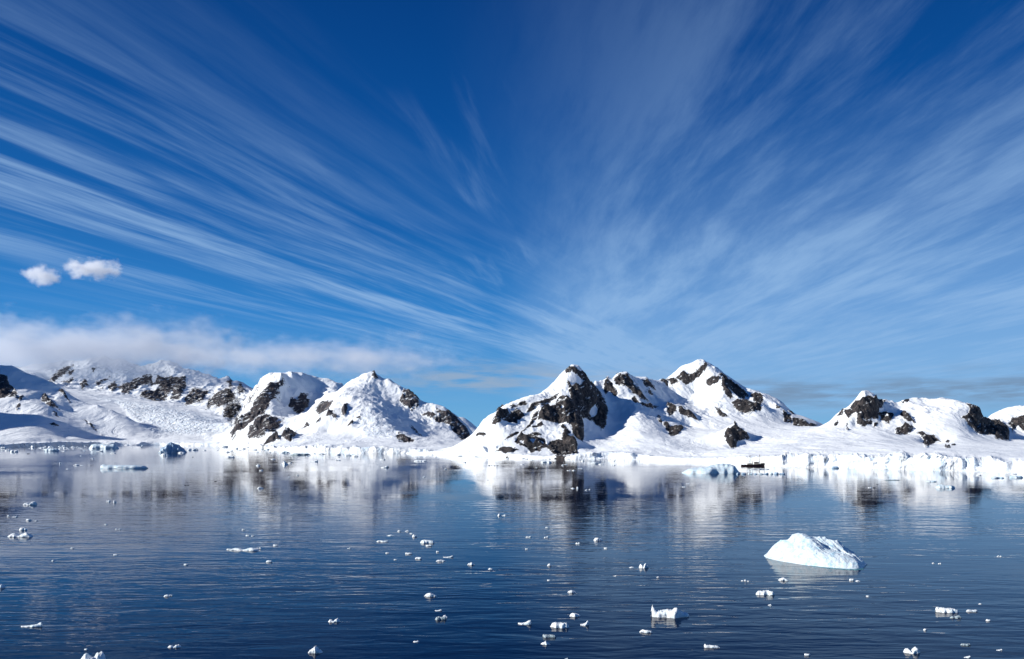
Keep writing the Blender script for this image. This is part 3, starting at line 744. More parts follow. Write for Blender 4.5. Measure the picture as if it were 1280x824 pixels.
# ------------------------------------------------------------------ clouds (real volumes)
def cloud_material(name, dens, size, seed, thr, soft, sx, flat=1.0, tone=(0.97, 0.98, 1.0)):
    """object space is roughly -1..1 in each axis; denser in the middle"""
    m, t = material(name)
    p = t.objco()
    x, y, z = t.sep(p)
    q = t.v('ADD', t.v('MULTIPLY', p, sx), (seed, seed * 0.7, seed * 1.3))
    n = t.noise(q, size, 6, 0.56)
    r = t.m('SQRT', t.m('ADD', t.m('ADD', t.m('POWER', t.m('ABSOLUTE', x), 4.0), t.m('POWER', t.m('ABSOLUTE', y), 4.0)), t.m('POWER', t.m('ABSOLUTE', z), 2.0)))
    k = t.m('SUBTRACT', t.m('ADD', n, t.m('MULTIPLY', t.m('SUBTRACT', 1.0, r), flat)), thr)
    d = t.m('MULTIPLY', t.ss(k, 0.0, soft), dens)
    v = t.n('ShaderNodeVolumePrincipled')
    v.inputs['Color'].default_value = (*tone, 1)
    v.inputs['Anisotropy'].default_value = 0.15
    t._in(v, 'Density', d)
    out = t.n('ShaderNodeOutputMaterial')
    t.t.links.new(v.outputs[0], out.inputs['Volume'])
    return m


def cloud(center, half, mat, label, step=0.35, group=None):
    import bmesh
    bm = bmesh.new()
    bmesh.ops.create_icosphere(bm, subdivisions=3, radius=1.0)
    rng = random.Random(len(label))
    for v in bm.verts:                     # rounded box with an uneven skin
        c = v.co
        s = (abs(c.x) ** 4 + abs(c.y) ** 4 + abs(c.z) ** 3) ** -0.25
        v.co = c * min(s, 1.35) * rng.uniform(0.97, 1.03)
    me = bpy.data.meshes.new('cloud')
    bm.to_mesh(me)
    bm.free()
    me.materials.append(mat)
    o = bpy.data.objects.new('cloud', me)
    o.location = center
    o.scale = half
    COL.objects.link(o)
    return tag(o, label, 'cloud', group)


def cloud_px(x0, y0, x1, y1, d, depth, mat, label, group=None):
    c = world_pt((x0 + x1) / 2, (y0 + y1) / 2, d)
    return cloud(c, ((x1 - x0) / 2 / F * d, depth, (y1 - y0) / 2 / F * d), mat, label, group=group)


m_bank = cloud_material('stratus_cloud', 0.008, 1.0, 3.7, 0.64, 0.42, (7.0, 2.6, 2.2), 0.42, (0.80, 0.84, 0.90))
m_bank.cycles.volume_step_rate = 0.5 if hasattr(m_bank.cycles, 'volume_step_rate') else 0
m_bank2 = cloud_material('stratus_cloud_thin', 0.006, 1.0, 9.1, 0.64, 0.5, (6.0, 2.6, 2.0), 0.42, (0.86, 0.89, 0.94))
m_puff = cloud_material('cumulus_cloud', 0.035, 1.0, 1.9, 0.68, 0.36, (2.1, 2.0, 1.7), 0.46)
m_puff2 = cloud_material('cumulus_cloud_small', 0.030, 1.0, 6.4, 0.68, 0.36, (2.1, 2.0, 1.7), 0.46)
m_wisp = cloud_material('cloud_wisp', 0.02, 1.0, 4.4, 0.66, 0.5, (2.0, 1.7, 1.5), 0.42)
cloud_px(-190, 384, 350, 492, 4300, 560, m_bank, 'long flat grey cloud bank lying over the far left range')
cloud_px(190, 412, 610, 484, 3500, 420, m_bank2, 'thin grey cloud sheet over the two peaks of the middle massif')
cloud_px(26, 325, 78, 364, 4600, 110, m_puff2, 'small grey white puff cloud, left one of the pair', 'pair of puff clouds')
cloud_px(76, 318, 153, 356, 4600, 130, m_puff, 'small bright white puff cloud, right one of the pair', 'pair of puff clouds')


# ------------------------------------------------------------------ ice
def ice_mesh(name, px, py, wpx, hpx, prof, mat, seed, depth=0.6, ns=None):
    hpx = hpx * (0.85 if wpx > 30 else 0.66 if wpx > 9 else 0.58)
    d = water_dist(py)
    W = wpx / F * d
    H = hpx / F * d
    rng = random.Random(seed)
    big = wpx > 9
    ns = ns or (34 if wpx > 20 else 22 if big else 11)
    nr = 18 if big else 11
    dep = min(W * depth, max(H * 4.5, W * 0.22))
    ts = 0.5 - 0.5 * np.cos(np.linspace(0, math.pi, ns)) if ns < 20 else np.linspace(0, 1, ns)
    hp = np.interp(ts, [a for a, b in prof], [b for a, b in prof])
    tt_ = np.minimum(ts, 1 - ts)
    if prof not in (BRAVE, LHORN, RHORN): hp = hp * np.clip((tt_ * 7 + 0.04), 0, 1) ** 0.6
    ph = rng.uniform(0, 50)
    nz = lambda a, b: fbm(a + ph, b + seed * 0.37, seed, 3)
    rim = np.maximum(0.06, np.sqrt(np.maximum(0.0, 1 - np.abs(2 * ts - 1) ** 2.2))) * (0.85 + (0.5 if wpx < 50 else 0.12) * nz(ts * 5, ts * 0 + 3))
    off = (0.18 if wpx < 50 else 0.06) * nz(ts * 4, ts * 0 + 9) * dep
    an = 2 * math.pi * np.arange(nr) / nr
    c, sn = np.cos(an)[None, :], np.sin(an)[None, :]
    T_ = ts[:, None]
    q = nz(T_ * 6 + c * 1.5, T_ * 0 + sn * 1.7 + 20)
    q2 = nz(T_ * 14 + c * 3, T_ * 0 + sn * 4 + 40)
    y = dep * 0.5 * rim[:, None] * np.sign(c) * np.abs(c) ** 0.8 * (1 + 0.35 * q) + off[:, None]
    zt = np.maximum(hp, 0.02)[:, None] * H * np.maximum(sn, 0) ** (0.8 + 0.25 * q) * (1 + (0.30 * q + 0.22 * q2) * (0.4 if wpx > 50 else 1))
    zt = zt * (1 + 0.22 * nz(T_ * 31 + c * 7, T_ * 0 + sn * 9 + 60) * (wpx > 9))
    z = np.where(sn >= -1e-6, zt, sn * 0.45 * max(H * 0.7, 0.1))
    x = (T_ - 0.5) * W + q2 * W / ns * 0.5
    V = np.stack([x, y, z], 2).reshape(-1, 3)
    Fc = []
    for i in range(ns - 1):
        for j in range(nr):
            k = (j + 1) % nr
            Fc.append((i * nr + j, i * nr + k, (i + 1) * nr + k, (i + 1) * nr + j))
    Fc.append(tuple(reversed(range(nr)))[::-1])
    Fc.append(tuple((ns - 1) * nr + j for j in reversed(range(nr))))
    o = mesh_obj(name, V, Fc, mat, smooth=wpx > 4)
    o.location = ((px - CX) / F * d, d + dep * 0.35, 0)
    o.rotation_euler = (0, 0, rng.uniform(-0.18, 0.18))
    return o


LUMP = [(0, 0.1), (0.12, 0.6), (0.3, 0.9), (0.5, 1), (0.72, 0.7), (0.9, 0.45), (1, 0.1)]
FLAT = [(0, 0.3), (0.08, 0.9), (0.3, 1), (0.6, 0.85), (0.92, 0.9), (1, 0.25)]
TWO = [(0, 0.2), (0.12, 0.7), (0.28, 0.75), (0.45, 0.15), (0.6, 0.8), (0.75, 1), (0.9, 0.6), (1, 0.2)]
SPIKE = [(0, 0.15), (0.2, 0.45), (0.36, 0.55), (0.5, 1), (0.62, 0.6), (0.8, 0.35), (1, 0.1)]
LHORN = [(0, 0.5), (0.05, 1), (0.15, 0.75), (0.4, 0.7), (0.7, 0.72), (0.92, 0.6), (1, 0.15)]
RHORN = [(0, 0.25), (0.3, 0.25), (0.55, 0.4), (0.8, 0.8), (0.95, 1), (1, 0.5)]
BRAVE = [(0, 0.45), (0.03, 0.85), (0.08, 0.7), (0.13, 0.42), (0.2, 0.42), (0.4, 0.48), (0.55, 0.5), (0.64, 0.72), (0.72, 0.5), (0.82, 0.32), (0.95, 0.22), (1, 0.05)]
RAND = [LUMP, FLAT, TWO, SPIKE, LHORN, RHORN]

G_NEAR, G_MID, G_FAR = 'ice chunks floating in the near water', 'ice bits floating in the middle of the bay', 'ice floating off the far shore'
NAMED = [  # px, py of the waterline, width, height, profile, material, depth, label, short name
    (839, 772, 48, 19, BRAVE, M_chunk, .4, 'pale low ice chunk with a thin upright horn at its left end', 'horned chunk'),
    (113, 829, 33, 14, TWO, M_chunk, .6, 'knobbly white ice chunk cut off by the bottom edge, far left', 'knobbly chunk at the bottom left'),
    (38, 784, 26, 7, RHORN, M_chunk, .3, 'slender white ice sliver curving upward at its right end, lower left', 'sliver curving upward at the lower left'),
    (208, 746, 8, 4, LUMP, M_chunk, .5, 'small oval white ice bit with a hooked fragment at its right', 'oval bit at the left'),
    (217, 810, 17, 5, TWO, M_chunk, .5, 'lumpy grey white ice chunk floating alone near the bottom, between two brighter ones', 'lumpy grey white chunk at the lower left'),
    (393, 817, 18, 12, SPIKE, M_chunk, .7, 'bright white spiky ice chunk, tallest along the bottom edge', 'bright spiky chunk'),
    (417, 778, 15, 6, TWO, M_chunk, .6, 'white butterfly shaped ice chunk above and right of the spiky one', 'butterfly shaped chunk'),
    (538, 746, 17, 6, LUMP, M_chunk, .5, 'rounded white ice chunk floating alone in dark blue water left of centre', 'rounded chunk left of centre'),
    (551, 775, 15, 5, FLAT, M_grey, .5, 'half sunken grey ice slab with a bright white knob on its right', 'half sunken grey slab'),
    (556, 772.5, 7, 5, LUMP, M_chunk, .7, 'bright white knob of ice on the right of the half sunken grey slab', 'white knob'),
    (656, 781, 17, 8, RHORN, M_chunk, .5, 'white ice chunk of stacked slabs, leftmost of the cluster at bottom centre', 'stacked slab chunk'),
    (700, 785, 24, 9, FLAT, M_chunk, .5, 'longest white ice block in the cluster at bottom centre', 'long block in the cluster'),
    (719, 771, 14, 6, LUMP, M_chunk, .6, 'dull rounded ice chunk at the top of the cluster at bottom centre', 'dull rounded chunk'),
    (731, 782, 11, 8, RHORN, M_chunk, .6, 'small ice chunk with a raised tip, rightmost of the cluster at bottom centre', 'chunk with the raised tip'),
    (687, 797, 17, 5, LHORN, M_grey, .5, 'dull grey low ice chunk below the long block in the cluster', 'dull grey chunk'),
    (682, 806, 12, 6, SPIKE, M_chunk, .6, 'small peaked white ice chunk, lowest of the cluster at bottom centre', 'small peaked chunk'),
    (715, 741, 11, 4, LUMP, M_chunk, .5, 'small oval white ice bit above the cluster at bottom centre', 'oval bit above the cluster'),
    (808, 791, 17, 4, FLAT, M_chunk, .3, 'thin flat white ice strip below the horned chunk', 'thin strip'),
    (890, 810, 19, 6, LHORN, M_chunk, .25, 'curved finger of white ice slanting down to the right near the bottom edge', 'curved finger'),
    (958, 744, 24, 7, FLAT, M_chunk, .5, 'creamy white flat ice block floating just below the large iceberg', 'creamy block'),
    (1186, 766, 28, 9, LHORN, M_chunk, .4, 'long white ice block with a pointed left end, lower right', 'long pointed block'),
    (1216, 765, 15, 4, FLAT, M_chunk, .3, 'thin pale ice sliver right of the long pointed block', 'thin pale sliver'),
    (1196, 773, 16, 4, TWO, M_grey, .4, 'half sunken broken ice just under the long pointed block', 'half sunken broken ice'),
    (1142, 817, 20, 9, TWO, M_chunk, .6, 'bright white two humped ice chunk in the lower right corner', 'two humped chunk at the lower right'),
    (1208, 807, 13, 3, FLAT, M_grey, .4, 'flat greyish ice flake between the two humped chunk and the right edge', 'greyish flake'),
    (805, 710, 12, 9, TWO, M_chunk, .6, 'pale green white ice chunk with a dark gap, above the horned chunk', 'chunk with a dark gap'),
    (534, 679, 19, 5, FLAT, M_chunk, .6, 'smooth flat white ice floe, largest of the scatter left of centre', 'smooth floe left of centre'),
    (478, 677.5, 16, 2, FLAT, M_chunk, .4, 'thin white ice strip at the left end of the scatter left of centre', 'thin strip in the scatter'),
    (560, 697, 13, 3, RHORN, M_chunk, .4, 'slim wedge of white ice, upper of two at the right of the scatter', 'upper wedge'),
    (551, 702, 13, 3, LUMP, M_chunk, .4, 'slim wedge of white ice, lower of two at the right of the scatter', 'lower wedge'),
    (305, 688.5, 40, 4, TWO, M_chunk, .25, 'long broken line of low white ice left of centre', 'long broken line'),
    (36, 631.5, 17, 7, TWO, M_chunk, .5, 'pale two humped ice chunk near the left edge', 'two humped chunk at the left edge'),
    (23, 671.5, 33, 6, TWO, M_chunk, .4, 'wide low ice chunk of several lumps near the left edge', 'wide lumpy chunk at the left edge'),
    (28, 663, 11, 5, LUMP, M_chunk, .5, 'small white ice lump just above the wide lumpy chunk at the left edge', 'lump above the wide chunk'),
    (1, 735, 10, 6, LUMP, M_chunk, .6, 'rounded white ice lump cut off by the left edge', 'lump cut by the left edge'),
    (152, 586, 58, 7, LHORN, M_berg, .35, 'long low white ice floe with raised ends off the left glacier', 'long low floe off the glacier'),
    (126, 561, 37, 6.5, FLAT, M_berg, .5, 'flat topped white tabular berg close to the left shore', 'flat topped berg'),
    (62, 564, 20, 5, FLAT, M_berg, .5, 'small flat ice floe left of the flat topped berg', 'small flat floe by the left shore'),
    (355, 581, 10, 7, SPIKE, M_chunk, .6, 'small peaked white ice chunk in front of the middle massif', 'peaked chunk by the middle massif'),
    (392, 577.5, 10, 4, RHORN, M_chunk, .5, 'small white ice chunk with a knob, right of the peaked chunk by the massif', 'chunk with a knob'),
    (480, 585, 9, 5, RHORN, M_chunk, .5, 'white ice chunk with a jagged right tip, left of the gap between the mountains', 'jagged tip chunk'),
    (525, 577, 17, 2.5, FLAT, M_chunk, .5, 'flat white ice sheet floating before the gap between the mountains', 'flat sheet before the gap'),
    (683, 578.5, 14, 3.2, FLAT, M_chunk, .6, 'flat bright white floe below the dark rocky peak', 'flat floe below the dark peak'),
    (743, 580, 11, 3.2, LUMP, M_chunk, .5, 'rounded white floe right of the dark rocky peak', 'rounded floe right of the dark peak'),
    (1184, 610.5, 24, 5.5, FLAT, M_berg, .5, 'low white floe with dark notches in front of the right ice cliff', 'notched floe at the right'),
    (1272, 597.5, 18, 4, FLAT, M_berg, .5, 'white floe touching the right edge below the ice cliff', 'floe at the right edge'),
    (1248, 598, 17, 2.5, FLAT, M_berg, .4, 'thin white floe left of the one at the right edge', 'thin floe at the right'),
    (1165, 602.5, 13, 2, FLAT, M_berg, .4, 'thin pale ice strip just behind the notched floe at the right', 'thin strip behind the notched floe'),
    (1116, 600.5, 21, 1.2, FLAT, M_grey, .3, 'thin dark ice strip lying on the bright water left of the notched floe', 'thin dark strip'),
    (1045, 585.5, 9, 5, FLAT, M_blue, .6, 'dark blue ice block at the foot of the right ice cliff', 'dark blue block'),
    (325, 611, 8, 4, LUMP, M_chunk, .5, 'small white ice bit in the dark reflection of the middle massif', 'bit in the dark reflection'),
    (748, 676, 12, 5, LUMP, M_chunk, .6, 'small peaked white ice bit in the dark reflection of the rocky peak', 'bit in the peak reflection'),
    (980, 726, 13, 4, LUMP, M_chunk, .5, 'small white ice bit in the reflection of the large iceberg', 'bit under the large iceberg'),
    (205, 570, 12, 4, LUMP, M_chunk, .5, 'small white ice lump at the front left foot of the blue shadowed berg', 'lump at the blue berg'),
    (240, 563, 14, 4, TWO, M_chunk, .5, 'white ice rubble at the right foot of the blue shadowed berg', 'rubble right of the blue berg'),
    (287, 572, 11, 3, FLAT, M_chunk, .5, 'small white floe halfway between the blue shadowed berg and the middle massif', 'small floe beside the massif'),
    (375, 569, 24, 3, FLAT, M_grey, .5, 'low grey floe along the shore of the middle massif', 'low grey shore floe'),
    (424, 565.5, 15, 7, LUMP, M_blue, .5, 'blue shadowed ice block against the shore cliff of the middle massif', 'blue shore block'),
]
SMALL = [  # tiny bits: px, py, w, h
    (213.5, 745, 4, 3), (107, 812.5, 5, 3), (548, 764, 9, 3), (520, 803, 8, 3), (708, 824, 4, 2), (1250, 813.5, 7, 3), (1210, 822.5, 8, 4), (1010, 819.5, 8, 4), (1157, 788, 5, 3), (1236, 776.5, 6, 3), (1226, 755.5, 5, 2),
    (1065, 726, 6, 4), (1073, 727, 6, 2), (1085, 746, 4, 2.5), (963, 757, 6, 3), (928, 726.5, 3, 2), (931.5, 726.5, 3, 3.5), (935.5, 727, 3, 2), (822.5, 722.5, 3, 3), (790, 710, 7, 2), (536, 683, 8, 3), (488, 670, 9, 2.5), (499, 664.5, 5, 3), (509, 664.5, 6, 3), (514, 667.5, 4, 2), (518, 671.5, 6, 5),
    (484, 692, 5, 2), (511, 693, 9, 4), (523, 699, 9, 4), (494, 700, 4, 1.5), (547, 690.5, 4, 3), (589, 706.5, 10, 4), (613, 712, 6, 3), (286, 687.5, 7, 2.5), (323, 686.5, 7, 4), (344, 682.5, 6, 3.5), (336, 703, 8, 4), (436, 686, 4, 3), (232, 706.5, 6, 2.5), (304, 663, 4, 3), (309, 670, 5, 2), (316, 670.5, 5, 2),
    (10, 646, 3, 4), (18, 646.5, 6, 3), (35, 651, 7, 3.5), (44, 651.5, 5, 2), (135, 627.5, 5, 4.5), (143, 628.5, 4, 6), (132, 656, 4, 1.5), (145, 662, 3, 3), (149, 662, 4, 3), (90, 686, 4, 3), (66, 701.5, 5, 3), (144, 694, 6, 2),
    (661, 672, 8, 2.5), (683, 672.5, 6, 4), (722.5, 680, 6, 4), (757.5, 686, 5, 3), (658, 687, 3, 3), (687, 707.5, 6, 5), (769, 720.5, 4, 2.5), (686, 726, 4, 2.5), (623.7, 645, 4, 5), (629, 645, 9, 2.5), (684, 660, 5, 2),
    (703, 582, 2.5, 4), (707, 580.7, 4, 1.5), (751.5, 581, 7, 2.2), (767, 582, 5, 2.5), (717, 588.5, 5, 2), (711, 588.5, 5, 1.5), (726, 586, 7, 1.5), (716, 611, 6, 2.5), (721.7, 611, 2.5, 4.5), (732.7, 613, 3, 3), (737.3, 612.5, 3, 2.5), (653, 581, 5, 1.5), (670, 585, 3, 1.2),
    (521, 573.5, 4, 1.6), (580, 578.5, 5, 2), (529.5, 597, 3, 3), (557, 587, 3, 3), (478, 575, 7, 2.5), (362, 579, 6, 2), (341, 574.5, 7, 2), (422, 575.7, 7, 2), (322, 582.5, 6, 4), (326, 588.5, 5, 3), (361, 596.5, 3, 2.5), (372, 594.5, 2.5, 3),
    (95, 582, 8, 2.5), (101.5, 582, 4, 1.2), (75, 580, 2.2, 3.5), (115, 573.5, 4, 2), (84, 586.5, 5, 1.2), (124, 564.5, 8, 3), (141, 567, 7, 1.8), (226, 566.5, 10, 2.5), (40, 559.5, 4, 4), (284, 565.5, 7, 3),
    (1224, 594.5, 6, 2), (1088, 610, 6, 2), (1107, 587.3, 5, 2), (1167, 704.5, 4, 2.5), (1175, 705, 4, 2), (1247.5, 696, 2.2, 3), (1251, 696, 2.2, 2.5), (860, 605, 4, 1.5), (855, 609, 5, 1.5), (1268, 593, 8, 1.6)]
DARKBITS = [(231.5, 607, 3, 1.4), (235, 606.7, 3.5, 1.8), (269, 602, 4, 1.2), (241, 571.5, 1.5, 1.2), (611.5, 582.3, 2.5, 1.8), (614.5, 582.3, 2, 1.2), (618, 582.5, 2.5, 1.5), (621.5, 582.3, 3, 1.6), (1093, 610, 3.5, 1.6), (1097, 606, 3, 1.0), (610, 600.5, 1.5, 1.2), (484.5, 584.5, 3, 3), (35, 567.5, 3, 1.2)]


def group_of(py):
    return G_FAR if py < 620 else G_MID if py < 730 else G_NEAR


for i, (px, py, wp, hp, prof, mat, dep, label, short) in enumerate(NAMED):
    nm = 'iceberg' if wp > 30 and py < 600 else 'ice_floe' if prof is FLAT else 'ice_chunk'
    tag(ice_mesh(nm, px, py, wp, hp, prof, mat, 100 + i, dep), label, nm.replace('_', ' '), group_of(py))

ORD = ['nearest', 'second nearest', 'third nearest', 'fourth nearest', 'fifth nearest', 'sixth nearest', 'seventh nearest', 'eighth nearest', 'ninth nearest', 'tenth nearest', 'eleventh nearest', 'twelfth nearest', 'thirteenth nearest', 'fourteenth nearest']
cells = {}
for s_ in [(a, M_chunk, 'white') for a in SMALL] + [(a, M_dark, 'dark') for a in DARKBITS]:
    (px, py, wp, hp), mat, cn = s_
    best = min(NAMED, key=lambda r: math.hypot(r[0] - px, (r[1] - py) * 2.0))
    side = 'right of' if px > best[0] else 'left of'
    cells.setdefault((best[8], side, cn), []).append((abs(px - best[0]), px, py, wp, hp, mat))
rs = random.Random(5)
si = 0
for (short, side, cn), rows in cells.items():
    rows.sort()
    for q, (_, px, py, wp, hp, mat) in enumerate(rows):
        si += 1
        o = ice_mesh('ice_bit', px, py, wp, hp, rs.choice(RAND), mat, 400 + si, 0.6)
        lab = f'tiny {cn} ice bit {side} the {short}'
        if len(rows) > 1: lab += ', ' + ORD[q]
        tag(o, lab, 'ice bit', group_of(py) if cn == 'white' else 'dark bits on the water')

# berg off the glacier front: shaded side painted blue, sunlit crest painted white
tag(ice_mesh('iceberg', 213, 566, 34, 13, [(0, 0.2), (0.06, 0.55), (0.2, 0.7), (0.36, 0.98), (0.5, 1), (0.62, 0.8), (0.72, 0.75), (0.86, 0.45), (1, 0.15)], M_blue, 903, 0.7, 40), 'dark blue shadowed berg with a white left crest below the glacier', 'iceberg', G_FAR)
tag(ice_mesh('lit_crest', 203, 566.4, 12, 10, SPIKE, M_berg, 904, 0.5), 'sunlit white crest on the left end of the blue shadowed berg', 'ice block', G_FAR)
# long low berg beside the ship, with its row of small blocks
tag(ice_mesh('iceberg', 892, 592, 74, 13.5, [(0, 0.12), (0.06, 0.38), (0.14, 0.5), (0.32, 0.6), (0.45, 0.72), (0.6, 0.9), (0.72, 1.0), (0.84, 0.95), (0.92, 0.7), (1, 0.2)], M_berg, 905, 0.5, 60), 'low white iceberg in front of the dark hulled ship', 'iceberg', G_FAR)
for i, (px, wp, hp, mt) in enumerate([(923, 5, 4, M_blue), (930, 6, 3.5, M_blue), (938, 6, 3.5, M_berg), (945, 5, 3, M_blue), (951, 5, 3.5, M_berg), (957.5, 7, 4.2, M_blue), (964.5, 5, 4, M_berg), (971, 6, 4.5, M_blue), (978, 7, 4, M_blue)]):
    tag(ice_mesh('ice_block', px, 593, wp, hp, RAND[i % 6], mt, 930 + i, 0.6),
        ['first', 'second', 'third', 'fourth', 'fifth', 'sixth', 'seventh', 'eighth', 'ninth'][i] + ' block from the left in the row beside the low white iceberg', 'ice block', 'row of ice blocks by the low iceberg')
tag(ice_mesh('ice_floe', 950, 587, 26, 1.8, FLAT, M_chunk, 950, 0.4), 'thin white floe under the bow of the ship', 'ice floe', G_FAR)

# drift ice along the far left shore
rb = random.Random(77)
for i in range(95):
    px = rb.choice([rb.uniform(-4, 120), rb.uniform(120, 330), rb.uniform(250, 330), rb.uniform(60, 110), rb.uniform(330, 470)])
    lo = float(np.interp(px, [a for a, b in shoreL_tab], [b for a, b in shoreL_tab]))
    py = lo + 0.6 + abs(rb.gauss(0, 3.2))
    wp = rb.choice([2, 3, 3, 4, 5, 7, 9]) * rb.uniform(0.7, 1.2)
    tag(ice_mesh('brash_ice', px, py, wp, min(3.6, wp * rb.uniform(0.35, 0.6)), rb.choice(RAND), rb.choice([M_chunk, M_chunk, M_chunk, M_berg]), 1000 + i, 0.6),
        'small white brash ice piece in the drift line along the left shore', 'brash ice', 'brash ice along the left shore')
for i in range(45):
    px = rb.uniform(490, 770)
    lo = float(np.interp(px, [a for a, b in shoreR_tab], [b for a, b in shoreR_tab]))
    py = lo + 0.5 + abs(rb.gauss(0, 1.4))
    wp = rb.choice([2, 2, 3, 4, 6]) * rb.uniform(0.7, 1.2)
    tag(ice_mesh('brash_ice', px, py, wp, min(2.2, wp * rb.uniform(0.3, 0.5)), rb.choice(RAND), M_chunk, 1200 + i, 0.6),
        'small white brash ice piece in the drift line below the dark rocky peak', 'brash ice', 'brash ice below the dark peak')


# ---- the large iceberg ---------------------------------------------------
def large_iceberg():
    front = [(955.5, 696), (962, 698.6), (975, 701.4), (998, 705.2), (1012, 707.2), (1028, 709.2), (1045, 710.6), (1060, 711.6), (1070, 711.8), (1078, 711), (1080, 709.5), (1082, 707), (1085, 705)]
    fx, fy = [a for a, b in front], [water_dist(b) for a, b in front]
    pts = []
    for u in np.arange(956, 1085.5, 4):
        pts.append((u, None, float(np.interp(u, fx, fy)), 0.02))

    def add(u, py, d): pts.append((u, None, d, EYE + (HY - py) / F * d))
    B = lambda u: float(np.interp(u, fx, fy))
    for u, py, dd in [(960, 691, 1.5), (965, 684.5, 2.2), (970, 679, 2.8), (976, 674.4, 3.4), (981, 675.5, 3.6), (985, 677.5, 3.6), (988, 671, 4.6), (990.5, 668, 5.2), (997, 667, 5.6), (1003, 666.4, 6.0), (1008, 668, 6.2), (1013, 670.3, 6.2), (1019, 673.2, 6.0),
                      (1022, 677, 5.6), (1026, 682, 5.2), (1031, 687, 4.8), (1037, 689, 4.4), (1043, 690.7, 4.0), (1050, 693, 3.6), (1056, 694.5, 3.2), (1063, 697.2, 2.6), (1071, 702, 1.8), (1078, 707, 1.0),
                      (985, 679.5, 4.6), (985, 681, 5.6), (982, 678.5, 4.8), (980, 678, 5.6), (970, 684, 5.5), (976, 680, 6.2), (981, 681, 6.6), (985, 683, 6.8), (987, 680, 7.5), (985, 684, 2.5), (975, 690, 1.2), (984, 694, 1.0), (995, 680, 3.4), (1000, 690, 1.8), (1010, 686, 2.8), (1010, 677, 4.4), (1000, 674, 4.6), (1020, 690, 2.4), (1030, 695, 1.8), (1045, 699, 1.4), (1058, 703, 0.9), (1020, 700, 0.9), (1005, 699, 0.8), (990, 697, 0.7), (1036, 703, 0.7), (1066, 705, 0.6), (1072, 706, 0.5),
                      # groove behind, then the far fin
                      (1018, 676, 7.8), (1024, 680, 7.8), (1030, 684.5, 7.6), (1036, 687, 7.4), (1043, 689, 7.0), (1050, 691, 6.6),
                      (1017, 671.5, 9.0), (1022, 672.6, 9.2), (1025.5, 671.4, 9.4), (1028, 674.2, 9.4), (1031, 672.8, 9.6), (1034, 676, 9.6), (1038, 676, 9.6), (1042, 676.2, 9.6), (1047, 676.2, 9.6), (1050, 680.5, 9.4), (1054, 686.2, 9.0), (1060, 691, 8.0), (1070, 697.4, 6.0), (1078, 701.5, 4.0), (1084, 704.6, 1.5)]:
        add(u, py, B(u) + dd)
    for u in np.arange(950, 1095, 8):
        for dd, z in ((13.5, -0.4), (17, -1.0)): pts.append((u, None, float(np.interp(u, fx, fy)) + dd, z))
    for u in (950, 946): 
        for dd in (0, 4, 9): pts.append((u, None, B(955) + dd, -0.8))
    for u in (1089, 1094):
        for dd in (0, 4, 9): pts.append((u, None, B(1084) + dd, -0.8))
    A = np.array([((u - CX) / F * 127, d) for u, _, d, z in pts])
    Zv = np.array([z for *_, z in pts])
    n = len(A)
    K = -np.sqrt(((A[:, None] - A[None]) ** 2).sum(2)) + np.eye(n) * 3e-4
    T = np.c_[np.ones(n), A]
    s = np.linalg.lstsq(np.block([[K, T], [T.T, np.zeros((3, 3))]]), np.r_[Zv, 0, 0, 0], rcond=None)[0]
    us = np.linspace(951, 1090, 250)
    vs = np.linspace(0, 1, 170) ** 1.15
    U = np.repeat(us[:, None], len(vs), 1)
    Dd = np.interp(us, fx, fy)[:, None] + vs[None, :] * 15.0
    B2 = np.c_[((U - CX) / F * 127).ravel(), Dd.ravel()]
    z = (-np.sqrt(((B2[:, None] - A[None]) ** 2).sum(2))) @ s[:n] + s[n] + B2 @ s[n + 1:]
    z = z.reshape(U.shape)
    # wind and melt grooves running down to the right, softer on the front face
    gx = (U - CX) / F * 127
    gr = gx * 0.81 + (Dd - 122) * 0.58
    gl = gx * 0.58 - (Dd - 122) * 0.81
    far = sstep(Dd - np.interp(us, fx, fy)[:, None], 2.0, 6.0) * sstep(U, 1005, 1035)
    z += (0.07 + 0.30 * far) * ridged(gr * 0.95, gl * 0.10, 7, 4) * sstep(z, 0.1, 0.8)
    z += 0.24 * fbm(gx * 0.8, Dd * 0.8, 9, 5) * sstep(z, 0.0, 0.6)
    z = np.where(z < 0, np.maximum(z * 1.5, -1.6), z)
    z[:, 0] = -0.9
    Xw = (U - CX) / F * Dd
    cx, cy = float(Xw.mean()), float(Dd.mean())
    V = np.stack([Xw - cx, Dd - cy, z], 2).reshape(-1, 3)
    nu, nr = U.shape
    idx = np.arange(nu * nr).reshape(nu, nr)
    Q = np.stack([idx[:-1, :-1], idx[1:, :-1], idx[1:, 1:], idx[:-1, 1:]], 2).reshape(-1, 4).tolist()
    o = mesh_obj('iceberg', V, Q, M_berg, smooth=True)
    o.location = (cx, cy, 0)
    fv, ff = [], []
    fu = np.linspace(1012, 1084, 40)
    for i, u in enumerate(fu):
        d = float(np.interp(u, fx, fy))
        ext = 0.15 + 1.1 * math.sin(math.pi * i / 39.0) ** 0.7 * (0.8 + 0.3 * math.sin(i * 1.3) + 0.15 * math.sin(i * 2.9))
        for dd, zz in ((0.6, 0.06), (-ext * 0.6, 0.035), (-ext, 0.006), (-ext, -0.4)):
            fv.append(((u - CX) / F * d - cx, d + dd - cy, zz))
        if i:
            for j in range(3): ff.append(((i - 1) * 4 + j, i * 4 + j, i * 4 + j + 1, (i - 1) * 4 + j + 1))
    mesh_obj('ice_foot', fv, ff, M_foot, o, True)
    tag(o, 'large white iceberg sloping down to the right with grooved far fin, nearest to the viewer', 'iceberg')


large_iceberg()


# ------------------------------------------------------------------ the ship
def simple_mat(name, col, rough=0.5):
    m, t = material(name)
    n = t.noise(t.objco(), 1.5, 4)
    c2 = tuple(c * 0.75 for c in col)
    t.bsdf(t.mix(n, col, c2), rough)
    return m


